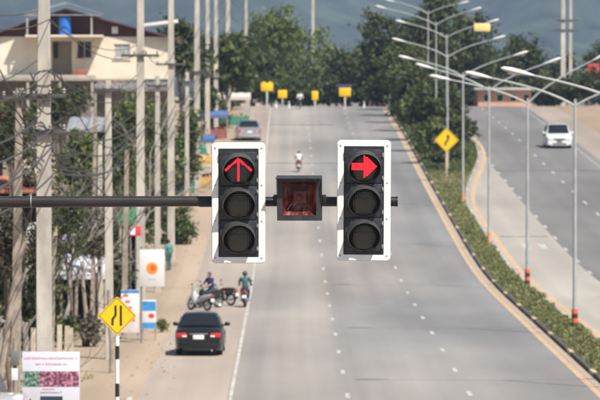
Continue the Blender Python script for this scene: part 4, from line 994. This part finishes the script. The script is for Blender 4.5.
for (px, d, tp, r, ln), lab in zip(((76, 170, 268, .07, .1), (84, 172, 262, .08, -.06), (93, 174, 270, .07, .05), (52, 150, 226, .10, .1), (110, 150, 290, .075, -.04), (9, 128, 232, .09, .45)), postlabs):
    x = ux(px, d); t = thing('wooden_post', lab, 'post', (x, d, zg(x, d)), 0, 'posts among the left stalls'); h = zz(tp, d)
    MB().tube([(-ln, 0, -.2), (-ln * .4 + .03, 0, h * .35), (ln * .3 - .02, 0, h * .7), (ln, 0, h)], [r * 1.1, r, r * .92, r * .85], 8).build('shaft', CONC if r > .17 else DRYWOOD, t)

# ------------------------------------------------------------------ boards and banners
def board(label, p0, p1, q0, q1, d, m, cat='sign', legs=True, name='sign_board', tilt=0):
    x = ux((p0 + p1) / 2, d); z0 = zg(x, d); t = thing(name, label, cat, (x, d, z0), tilt); w_ = (ux(p1, d) - ux(p0, d)) / 2; za, zb_ = zz(q1, d) - z0, zz(q0, d) - z0
    MB().box(-w_, w_, -.02, .02, za, zb_, bev=.006).build('panel', m, t)
    if legs == 2:
        for s in (-1, 1): MB().box(s * w_ * .86 - .025, s * w_ * .86 + .025, .021, .07, -.15, zb_ - .1).build('leg', DRYWOOD, t)
    elif legs == 1: MB().tube([(-w_ * .86, .05, -.15), (-w_ * .86, .05, zb_ + .1)], .035, 8).build('pole', mat('sign_pole', (.2, .19, .18), .7), t)
    return t, w_, za, zb_
PANW = mat('panel_white', (.66, .65, .63), .6, .03, 4)
t, w_, za, zb_ = board('white sign with an orange disc on a thin pole', 139.5, 164.5, 249.5, 286.5, 168, PANW, legs=1)
zc = zz(268.5, 168); mb = MB(); mb.lathe([(.0005, -.0245), (.205, -.0245), (.205, -.0205)], 'y', 28, 0, (.0, 0, zc)); mb.build('orange_disc', mat('orange_disc', (.85, .25, .03), .5), t)
mb = MB(); mb.ell((.03, -.026, zc + .01), (.085, .004, .10)); mb.build('disc_mark', mat('disc_mark', (.70, .09, .03), .5), t)
MB().box(-.12, .12, -.024, -.0205, zc - .40, zc - .36).build('small_print', mat('print_grey', (.45, .45, .45), .6), t)
t, w_, za, zb_ = board('blue and white banner with red spot below the orange-disc sign', 141.5, 156, 300, 329, 170, PANW, 'banner', 2)
for a, b in ((za + (zb_ - za) * .62, zb_ - .05), (za + .02, za + (zb_ - za) * .22)): MB().box(-w_ + .01, w_ - .01, -.0235, -.0205, a, b).build('blue_print', mat('print_blue', (.05, .25, .55), .5, .2, 6), t)
MB().ell((.09, -.022, za + (zb_ - za) * .45), (.11, .003, .09)).build('red_spot', mat('print_red', (.60, .06, .05), .5), t)
t, w_, za, zb_ = board('pale pink banner with small blue marks beside the blue banner', 121, 139, 290, 333, 171, mat('banner_pink', (.74, .66, .68), .7, .12, 2), 'banner', 2)
for i in range(5): MB().box(-w_ * .7 + .1 * i * .5, -w_ * .2 + .1 * i * .6, -.0235, -.0205, zb_ - .25 - i * .22, zb_ - .15 - i * .22).build('printed_mark', mat('print_red2', (.55, .15, .2), .6), t)
MB().box(-w_, w_, -.0235, -.0205, zb_ - .12, zb_ - .01).build('blue_strip', mat('print_blue', (.05, .25, .55), .5), t)
# flower banner at the bottom left: rows of unreadable script, a photo strip, a dark panel
dB = 112
t, w_, za, zb_ = board('white banner with pink script and a strip of flower pictures', 22, 79.5, 352, 424, dB, mat('banner_white', (.60, .60, .66), .6, .05, 3), 'banner', 2, tilt=-2)
sc_ = FPX / dB; zq = lambda q: zz(q, dB); xq = lambda p: (p - 50.75) / sc_
PK = mat('print_pink', (.62, .16, .22), .6); PR = mat('print_script', (.58, .22, .34), .6)
def script_row(q, p0, p1, hgt, m, nm):
    mb = MB(); p = p0
    while p < p1:
        a = rs.uniform(.9, 1.9); k = rs.random(); x0, x1 = xq(p), xq(p + a); z0, z1 = zq(q + hgt / 2), zq(q - hgt / 2); th = .012
        mb.box(x0, x0 + th, -.0235, -.0205, z0, z1); mb.box(x1 - th, x1, -.0235, -.0205, z0, z1 - (0 if k < .6 else .02))
        if k < .7: mb.box(x0, x1, -.0237, -.0205, z1 - th, z1)
        if k > .5: mb.box(x0, x0 + (x1 - x0) * .5, -.0237, -.0205, z0, z0 + th)
        if k > .75: mb.box(x0, x1, -.0236, -.0205, z1 + .012, z1 + .022)
        p += a + (.45 if rs.random() < .85 else 1.6)
    mb.build(nm, m, t)
script_row(358.6, 24, 77, 1.7, PR, 'script_line'); script_row(364.5, 35, 66, 1.6, PK, 'script_line'); script_row(389.5, 42, 54, 1.3, PK, 'script_line'); script_row(393, 40, 62, 1.2, mat('print_dark', (.15, .15, .25), .6), 'script_line')
def photo_mat(nm, a, b, c, sc2):
    m = bpy.data.materials.new(nm); m.use_nodes = True; N, L = m.node_tree.nodes, m.node_tree.links; bs = N['Principled BSDF']; bs.inputs['Roughness'].default_value = .6
    g = N.new('ShaderNodeNewGeometry'); vo = N.new('ShaderNodeTexNoise'); vo.inputs['Scale'].default_value = sc2; vo.inputs['Detail'].default_value = 5; L.new(g.outputs['Position'], vo.inputs['Vector'])
    r = N.new('ShaderNodeValToRGB'); r.color_ramp.elements[0].color = (*a, 1); r.color_ramp.elements[0].position = .38; r.color_ramp.elements[1].color = (*c, 1); r.color_ramp.elements[1].position = .64
    e = r.color_ramp.elements.new(.5); e.color = (*b, 1); L.new(vo.outputs['Fac'], r.inputs[0]); L.new(r.outputs[0], bs.inputs['Base Color']); return m
for p0, p1, m in ((22.5, 39, photo_mat('photo_green', (.03, .05, .05), (.08, .20, .10), (.30, .36, .40), 14)), (39, 79, photo_mat('photo_flowers', (.05, .03, .05), (.26, .06, .12), (.50, .28, .34), 16))):
    MB().box(xq(p0), xq(p1), -.0235, -.0205, zq(387), zq(371.5)).build('picture_strip', m, t)
MB().box(xq(40), xq(62.5), -.0235, -.0205, zq(409), zq(396.5)).build('dark_panel', mat('panel_navy', (.03, .045, .07), .5), t)
bb = thing('meter_box', 'grey electricity meter box on the post left of the flower banner', 'meter box', world(14.5, 372, 113)); mb = MB(); mb.box(-.1, .1, -.06, .06, .15, .5, bev=.02); mb.build('box', mat('meter_grey', (.16, .16, .15), .5), bb); MB().box(-.075, .075, -.075, -.055, -.2, .08, bev=.01).build('white_box', WHITEP, bb); MB().tube([(0, .1, -2.4), (0, .1, .8)], .05, 8).build('post', DRYWOOD, bb)
tp = thing('dark_tarpaulin', 'dark grey tarpaulin heap above the white van roof at the corner', 'tarpaulin', (ux(-8, 116), 116, 0))
bm = bmesh.new(); bmesh.ops.create_grid(bm, x_segments=14, y_segments=10, size=1)
for q in bm.verts: rr = max(abs(q.co.x), abs(q.co.y)); q.co = Vector((q.co.x * .75, q.co.y * .7, max(0, 2.15 * (1 - rr ** 1.6) + .08 * math.sin(q.co.x * 9 + q.co.y * 5))))
MB().bm(bm, 0, True).build('sheet', mat('tarp_grey', (.09, .09, .10), .6, .2, 4), tp)

# market stalls uphill on the left
def stall(label, px, d, wd, cloth, canopy_, h=2.1, counter=None):
    x = ux(px, d); t = thing('market_stall', label, 'market stall', (x, d, zg(x, d)), rs.uniform(-8, 8), 'market stalls uphill'); w2 = wd / 2
    for sxx in (-1, 1):
        for y in (0, 1.6): MB().tube([(sxx * w2 * .94, y, -.1), (sxx * w2 * .94, y, h)], .03, 6).build('post', STEEL, t)
    mb = MB(); n = 8; vs = []
    for i in range(n + 1):
        for y, zc_ in ((-.35, h - .1), (.8, h + .3), (1.9, h - .1)): vs.append((-w2 + wd * i / n, y, zc_ - .05 * math.sin(i * 1.6) ** 2))
    mb.add(vs, [(i * 3 + j, i * 3 + j + 1, i * 3 + j + 4, i * 3 + j + 3) for i in range(n) for j in range(2)]); mb.box(-w2, w2, -.37, -.35, h - .35, h - .08); mb.build('canopy', canopy_, t)
    MB().box(-w2 * .9, w2 * .9, .1, .9, .7, .76).box(-w2 * .9, w2 * .9, .08, .1, .05, .76).build('counter', cloth, t)
    mb = MB()
    for i in range(7): mb.ell((-w2 * .75 + i * wd * .125, .4 + .1 * (i % 2), .84 + .04 * (i % 3)), (.13, .13, .10), 0, 8, 6)
    mb.build('goods', mat('goods_' + str(rs.randint(0, 2)), rs.choice(((.5, .3, .05), (.15, .3, .06), (.45, .1, .06))), .7), t)
TG = mat('tarp_teal', (.05, .22, .16), .8, .25, 2); TY = mat('tarp_yellow', (.48, .31, .10), .8, .25, 2); TB = mat('tarp_blue', (.08, .13, .26), .8, .2, 2); TW = mat('tarp_pale', (.52, .48, .43), .8, .1, 2); TR = mat('tarp_redbrown', (.28, .09, .07), .8, .2, 2)
stall('market stall with teal canopy left of the left signal', 187, 322, 2.6, TW, TG); stall('market stall with yellow canopy and fruit near the left signal', 203, 312, 2.0, TY, TY, 1.9)
stall('low stall with white canopy and teal front nearest the round bush', 183, 305, 1.6, TG, TW, 1.4); stall('stall with blue canopy and white counter behind the teal one', 198, 338, 2.4, TW, TB, 2.1)
stall('far stall with red-brown front and blue top beside the silver car', 214, 382, 2.2, TR, TB, 2.0); stall('farthest stall with white canopy under the leafy tree', 232, 410, 3.2, TG, TW, 2.5)
stall('pale stall between the poles, left of the teal one', 160, 300, 2.2, TR, TW, 2.0)
t, w_, za, zb_ = board('small red and white shop flag board left of the second tall pole', 129.5, 141, 226, 236, 190, mat('flag_red', (.62, .05, .07), .6), legs=1); MB().box(-w_ + .02, 0, -.0235, -.0205, za + .05, zb_ - .05).build('white_half', WHITEP, t)
# right background
def low_building(label, p0, p1, q0, d, m, depth=8):
    x0, x1 = ux(p0, d), ux(p1, d); z0 = zg((x0 + x1) / 2, d) - .3; t = thing('low_building', label, 'building', ((x0 + x1) / 2, d, z0)); w2 = (x1 - x0) / 2; h = zz(q0, d) - z0
    MB().box(-w2, w2, 0, depth, 0, h).build('wall', m, t); MB().box(-w2 - .4, w2 + .4, -.7, depth + .4, h, h + .22, bev=.03).build('roof', TINW, t)
    for i in range(4):
        xx = -w2 * .8 + i * w2 * .5; wn = MB().box(xx, xx + w2 * .26, -.03, .03, h * .38, h * .8).build('window', mat('frame_pale', (.6, .56, .5), .6), t); MB().box(xx + .08, xx + w2 * .26 - .08, -.045, -.031, h * .38 + .08, h * .8 - .08).build('pane', GLASSD, wn)
low_building('low salmon building with white roof beyond the right carriageway', 478, 531, 90, 474, mat('salmon', (.60, .34, .24), .9, .08, 1))
low_building('cream roadside building hidden low behind the far-left crest', 150, 240, 100, 470, mat('cream2', (.66, .58, .46), .9, .08, 1))
low_building('red-roofed hut below the dark trees at the crest', 366, 384, 97, 520, mat('hut_red', (.36, .10, .10), .9, .1, 1), 3)
t, *_ = board('red sign board on a post at the right picture edge', 588, 599, 64, 76, 490, mat('flag_red', (.62, .05, .07), .6), legs=1); t, *_ = board('blue sign board on a post below the red one', 594, 606, 90, 99, 480, mat('print_blue', (.05, .25, .55), .5), legs=1)
t, *_ = board('pale banner standing on the verge at the crest, right carriageway', 458, 471, 121, 127, 425, mat('banner_blue_pale', (.45, .52, .60), .6), legs=2)

# ------------------------------------------------------------------ trees and shrubs
def T(label, px, topq, botq, d, halfpx, m, seed, **k):
    """crown between two picture heights at a distance; the trunk goes down to the ground there"""
    x = ux(px, d); z0 = zg(x, d); zt, zb2 = zz(topq, d) - z0, zz(botq, d) - z0; rz = (zt - zb2) / 2
    k.setdefault('leaf', .27); k.setdefault('trunk_r', .2)
    return tree(label, x, d, zt, halfpx * d / FPX, rz, m, seed=seed, zc=(zt + zb2) / 2, **k)
T('leafy broad-leaved tree beside the far poles on the left', 226, 32, 96, 402, 27, L_MID, 1, leaf=.42, nclump=150, per=16, nl=9, crad=.6)
T('dark shrubby tree at the foot of the leafy roadside tree', 206, 84, 124, 372, 14, L_DARK, 2, nclump=70, nl=5, leaf=.2, crad=.45)
T('pale green spreading tree above the crest, left of the lone pole', 283, 2, 66, 505, 42, L_LIGHT, 3, nclump=190, nl=9, leaf=.26)
T('dark tree behind the twin-topped yellow sign', 252, 42, 104, 520, 32, L_DARK, 4, nl=8)
T('mid green tree behind the white rider at the crest', 296, 52, 104, 530, 30, L_MID, 5, nl=8)
T('green tree above the blue-topped sign at the crest', 336, 48, 104, 535, 30, L_DARK, 6, nl=8)
T('lighter tree between the crest signs and the median trees', 362, 40, 104, 560, 26, L_MID, 7, nl=7)
T('tall dark tree heading the row in the median', 392, 6, 108, 478, 34, L_DARK, 8, nl=11, nclump=260)
T('tallest dark tree in the median, its crown touching the picture top', 430, -14, 100, 466, 38, L_DARK, 9, nl=11, nclump=280)
T('dark median tree behind the fourth street lamp', 462, 8, 100, 482, 32, L_DARK, 10, nl=10, nclump=230)
T('shady median tree just behind the yellow curve sign', 432, 62, 138, 420, 26, L_DARK, 11, nl=8, nclump=150)
T('lower median tree right of the curve sign', 452, 78, 160, 384, 16, L_DARK, 12, nl=7, nclump=110, leaf=.2, crad=.5)
T('low median tree casting shade on the left carriageway', 412, 76, 142, 432, 19, L_MID, 13, nl=7, nclump=120)
T('round dark tree right of the median trees, mountain above it', 524, 28, 100, 520, 32, L_DARK, 14, nl=10, nclump=240)
T('dark tree between the salmon building and the median', 488, 44, 106, 540, 26, L_DARK, 15, nl=8)
T('dark tree behind the two far concrete poles', 562, 52, 112, 530, 30, L_DARK, 16, nl=8)
T('dark tree at the right edge behind the red sign', 600, 36, 112, 540, 32, L_DARK, 17, nl=8)
T('small mid green tree left of the crest behind the far stall', 232, 56, 108, 450, 20, L_DARK, 18, nl=6, nclump=110)
T('green tree right of the cream house among the poles', 182, 20, 84, 345, 24, L_DARK, 19, nl=7, nclump=120)
T('yellow-green tree behind the thin leaning pole', 80, 124, 205, 206, 22, L_LIGHT, 20, nl=7, nclump=120, leaf=.13, crad=.35, trunk_r=.11)
T('dark green tree at the left edge behind the thick pole', 14, 100, 192, 200, 26, L_DARK, 21, nl=8, nclump=130, leaf=.14, crad=.38, trunk_r=.12)
T('olive tree between the thick pole and the yellow-green tree', 112, 140, 205, 240, 22, L_MID, 22, nl=7, nclump=110, leaf=.14, crad=.4, trunk_r=.11)
T('dark dry tree hanging over the left edge below the mast arm', 8, 200, 286, 132, 17, mat('x', (0, 0, 0)) if False else L_DRY, 23, nl=8, nclump=120, leaf=.075, crad=.24, trunk_r=.08)
T('light green shrubby tree between the second and third tall poles', 156, 98, 190, 250, 20, L_LIGHT, 24, nl=7, nclump=100, leaf=.14, crad=.4, trunk_r=.1)
T('leafy tree under the long brown shed roof', 190, 108, 165, 300, 15, L_MID, 25, nl=6, nclump=80, leaf=.15, crad=.4, trunk_r=.1)
bush('round green bush at the edge of the sandy yard', ux(176, 256), 256, 1.1, 2.2, L_MID, .11, 110, 30, seed=1, crad=.28)
bush('small green bush on the sand right of the blue banner', ux(161, 176), 176, .3, .55, L_LIGHT, .05, 40, 16, seed=2, crad=.12)
bush('bright green shrub behind the pale pole near the flower banner', ux(67, 160), 160, .5, 1.5, L_LIGHT, .07, 60, 22, seed=3, crad=.16)
bush('green shrub between the posts under the lower white stall', ux(100, 190), 190, .6, 1.6, L_MID, .08, 60, 22, seed=4, crad=.18)
bush('shrub beside the red and white flag board', ux(133, 215), 215, .7, 2.6, L_MID, .1, 60, 24, seed=5, crad=.2)
for i, (px, d, r, h, lab) in enumerate(((428, 352, 1.0, 1.5, 'low shrub in the median nearest the curve sign'), (440, 338, .8, 1.2, 'small shrub left of the curve sign post'), (419, 372, 1.2, 2.0, 'median shrub below the shady tree'), (405, 404, 1.3, 2.2, 'median shrub farther uphill below the dark trees'), (457, 345, .9, 1.6, 'median shrub right of the curve sign'), (466, 372, 1.2, 2.4, 'median shrub at the right kerb under the lower tree'))):
    bush(lab, ux(px, d), d, r, h, L_DARK if i % 2 else L_MID, .12, 60, 24, seed=20 + i, crad=.26, group='shrubs of the wide median')
for i, (d, u, h, r) in enumerate(((344, 10.5, 3.2, 1.0), (361, 10.4, 4.4, 1.3), (379, 10.6, 5.0, 1.5), (396, 10.3, 5.4, 1.6), (414, 10.5, 6.0, 1.8), (431, 10.3, 6.2, 1.8), (448, 10.6, 7.0, 2.2))):
    tree(['first and smallest', 'second', 'third', 'fourth', 'fifth', 'sixth', 'last and tallest'][i] + ' small tree, counting uphill, close to the left median kerb', u, d, h, r, h * .36, L_DARK if i % 2 else L_MID, seed=60 + i, nl=6, nclump=80, leaf=.2, crad=.42, trunk_r=.09, group='small trees along the left median kerb')
UG = [(218, 448), (236, 470), (254, 474), (272, 478), (291, 480), (310, 482), (329, 484), (348, 480), (366, 478), (384, 474), (400, 470), (476, 500), (496, 502), (514, 500), (540, 486), (553, 484), (573, 480), (592, 478)]
UGW = ['at the leafy tree', 'behind the far stall', 'left of the twin-topped sign', 'behind the twin-topped sign', 'left of the white rider', 'right of the white rider', 'right of the narrow yellow sign', 'behind the blue-topped sign', 'left of the red hut', 'right of the red hut', 'at the head of the median', 'beyond the median on the right', 'behind the salmon building', 'right of the salmon building', 'below the round dark tree', 'left of the two far poles', 'right of the two far poles', 'at the right picture edge']
for i, (px, d) in enumerate(UG):
    bush('dark hedge-like thicket on the crest ' + UGW[i], ux(px, d), d, 2.0, 2.6 + 1.2 * ((i * 7) % 5) / 5, (L_DARK, L_MID, L_DARK)[i % 3], .2, 90, 26, seed=70 + i, crad=.45, name='thicket', group='thickets on the crest')
# bare branching trees among the stalls
def bare_tree(label, px, d, h, seed, spread=.5):
    rs2 = random.Random(seed); x = ux(px, d); t = thing('bare_tree', label, 'tree', (x, d, zg(x, d))); mb = MB(); tw = MB()
    def grow(p, dirv, ln, r, lev):
        pts = [p]; q = p.copy(); dv = dirv.copy()
        for i in range(4): dv = (dv + Vector((rs2.uniform(-.3, .3), rs2.uniform(-.3, .3), rs2.uniform(-.15, .2)))).normalized(); q = q + dv * ln / 4; pts.append(q.copy())
        (mb if lev < 2 else tw).tube(pts, [r, r * .9, r * .8, r * .7, r * .6], 6 if lev < 2 else 4, cap=False)
        if lev < 4:
            for k in range(3 if lev else 4): grow(pts[rs2.randint(2, 4)], (dv + Vector((rs2.uniform(-1, 1), rs2.uniform(-1, 1), rs2.uniform(-.5, .9))) * (spread + .35)).normalized(), ln * rs2.uniform(.55, .75), r * .5, lev + 1)
    grow(Vector((0, 0, -.1)), Vector((0, 0, 1)), h * .5, .10, 0); mb.build('trunk', mat('grey_bark', (.30, .27, .24), .95, .3, 6), t); tag(tw.build('twigs', mat('grey_twigs', (.26, .23, .20), .95), t), kind='stuff')
bare_tree('bare grey tree spreading over the white stall roofs', 62, 168, 6.2, 5); bare_tree('bare tree with tangled twigs left of the fork-topped pole', 92, 182, 6.8, 9); bare_tree('bare tree with tangled twigs beside the thick pole', 30, 150, 5.6, 12)
bare_tree('bare twiggy tree between the second tall pole and the stalls', 128, 214, 7.5, 15)

T('green shrub-tree filling the gap right of the thick pole', 70, 196, 262, 166, 22, L_MID, 31, nl=7, nclump=110, leaf=.07, crad=.25, trunk_r=.06)
T('dusty climber mass hanging left of the fork-topped pole', 98, 206, 268, 170, 15, L_DRY, 32, nl=6, nclump=90, leaf=.07, crad=.22, trunk_r=.05)
T('dark creeper grown round the thick near pole', 42, 206, 300, 118, 12, L_DARK, 33, nl=6, nclump=60, leaf=.055, crad=.16, trunk_r=.04)
T('dark bushy tree below the balcony of the cream house', 60, 88, 130, 270, 32, L_DARK, 34, nl=8, nclump=120, leaf=.15, crad=.4, trunk_r=.1)
T('dark green tree below the long brown shed roof', 128, 90, 160, 262, 26, L_MID, 35, nl=8, nclump=110, leaf=.14, crad=.4, trunk_r=.1)
for i, (px, d, r, h, m, lab) in enumerate(((22, 205, 1.6, 5.2, L_DARK, 'tall dark shrub behind the short weathered pole'), (52, 208, 1.5, 4.8, L_MID, 'tall green shrub just right of the thick pole'), (104, 215, 1.5, 4.6, L_DARK, 'tall dark shrub behind the fork-topped pole'), (128, 228, 1.4, 4.2, L_MID, 'green shrub left of the second tall pole'), (152, 258, 1.5, 4.4, L_DARK, 'dark shrub between the second tall pole and the third'), (182, 300, 1.3, 3.4, L_DARK, 'dark shrub behind the teal-canopied stall'), (8, 175, 1.4, 3.4, L_DARK, 'dark shrub at the left edge below the red awning'), (44, 176, 1.2, 3.0, L_MID, 'green shrub beside the upper white stall'), (112, 188, 1.0, 2.8, L_DARK, 'dark shrub left of the pink banner'), (28, 160, .9, 2.2, L_DARK, 'low dark shrub behind the plank fence'), (140, 262, 1.4, 3.6, L_LIGHT, 'yellowish shrub up the slope behind the flag board'), (64, 240, 1.8, 5.0, L_MID, 'broad green shrub under the low grey shed'), (212, 395, 1.4, 3.2, L_DARK, 'dark shrub between the far stalls'))):
    bush(lab, ux(px, d), d, r, h, m, .11, 110, 26, seed=140 + i, crad=.32)
rsP = np.random.RandomState(8); vs_, fs_ = [], []
for i in range(2600):
    d = rsP.uniform(95, 330); u = rsP.uniform(-11, -4.4) if rsP.uniform() < .85 else rsP.uniform(-4.4, -3.4); r = .018 + .06 * rsP.uniform() ** 4; z = zg(u, d) + r * .3; o = len(vs_)
    q = rsP.uniform(.6, 1.3, 6) * r; vs_ += [(u + q[0], d, z), (u, d + q[1], z), (u - q[2], d, z), (u, d - q[3], z), (u + .2 * r, d, z + q[4] * .8), (u, d, z - r)]
    fs_ += [(o, o + 1, o + 4), (o + 1, o + 2, o + 4), (o + 2, o + 3, o + 4), (o + 3, o, o + 4)]
tag(MB().add(vs_, fs_).build('verge_stones', mat('stone', (.27, .22, .17), .95, .4, 3)), 'small stones and grit strewn over the sandy verge', 'gravel', kind='stuff')
rsW = np.random.RandomState(12); pw = []
for i in range(46):
    d = rsW.uniform(125, 300); u = rsW.choice([rsW.uniform(-9.5, -6.4), rsW.uniform(-6.6, -5.6), rsW.uniform(-7.5, -6.0)]); k = rsW.randint(20, 60); q = rsW.normal(size=(k, 3)) * np.array([.16, .16, .06]); pw.append(q + np.array([u, d, zg(u, d) + .09]))
tag(leaves(np.concatenate(pw), .05, 'verge_weeds', L_HEDGE, up=.5), 'small weed tufts scattered along the sandy verge', 'weeds', kind='stuff')
bush('dusty low shrub at the foot of the pale planks', ux(34, 140), 140, .5, 1.1, L_DRY, .06, 60, 22, seed=41, crad=.16)
bush('dry scrub between the brown posts', ux(86, 166), 166, .7, 1.3, L_DRY, .07, 60, 22, seed=42, crad=.18)
# ------------------------------------------------------------------ mountains and the air
MTN = mat('mountain_forest', (.036, .046, .030), .95, .75, .02)
from mathutils import noise as mnoise
mb = MB(); nx, ny = 220, 50; vs = []; rs3 = np.random.RandomState(2); ph = rs3.uniform(0, 6, 12)
for j in range(ny):
    for i in range(nx):
        x = -2600 + 5200 * i / (nx - 1); y = 3600 + 2600 * j / (ny - 1); q = j / (ny - 1)
        hgt = 330 * sst(0, .75, q) * (1 + .28 * math.sin(x * .0021 + ph[0]) + .16 * math.sin(x * .0063 + ph[1]) + .07 * math.sin(x * .017 + ph[2] + y * .004)) 
        rn = 1 - abs(mnoise.noise(Vector((x * .0042, y * .0016, 3.1)))) * 2; rn2 = mnoise.noise(Vector((x * .015, y * .008, 7.7)))
        hgt += (95 * rn + 26 * rn2) * sst(.0, .35, q)
        vs.append((x, y, hgt - 8 + zr(1200)))
mb.add(vs, [(j * nx + i, j * nx + i + 1, (j + 1) * nx + i + 1, (j + 1) * nx + i) for j in range(ny - 1) for i in range(nx - 1)], 0, True)
tag(mb.build('mountain', MTN), kind='structure')
hz_ = MB().box(-4200, 4200, -260, 9100, -2, 620).build('haze', [])
hm = bpy.data.materials.new('haze'); hm.use_nodes = True; N, L = hm.node_tree.nodes, hm.node_tree.links
N.remove(N['Principled BSDF']); pv = N.new('ShaderNodeVolumePrincipled'); pv.inputs['Color'].default_value = (.50, .70, 1.0, 1); pv.inputs['Density'].default_value = 1.35e-4; pv.inputs['Anisotropy'].default_value = 0.2
L.new(pv.outputs[0], N['Material Output'].inputs['Volume']); hz_.data.materials.append(hm); tag(hz_, 'pale bluish air lying over the road and mountains', 'haze', kind='stuff')
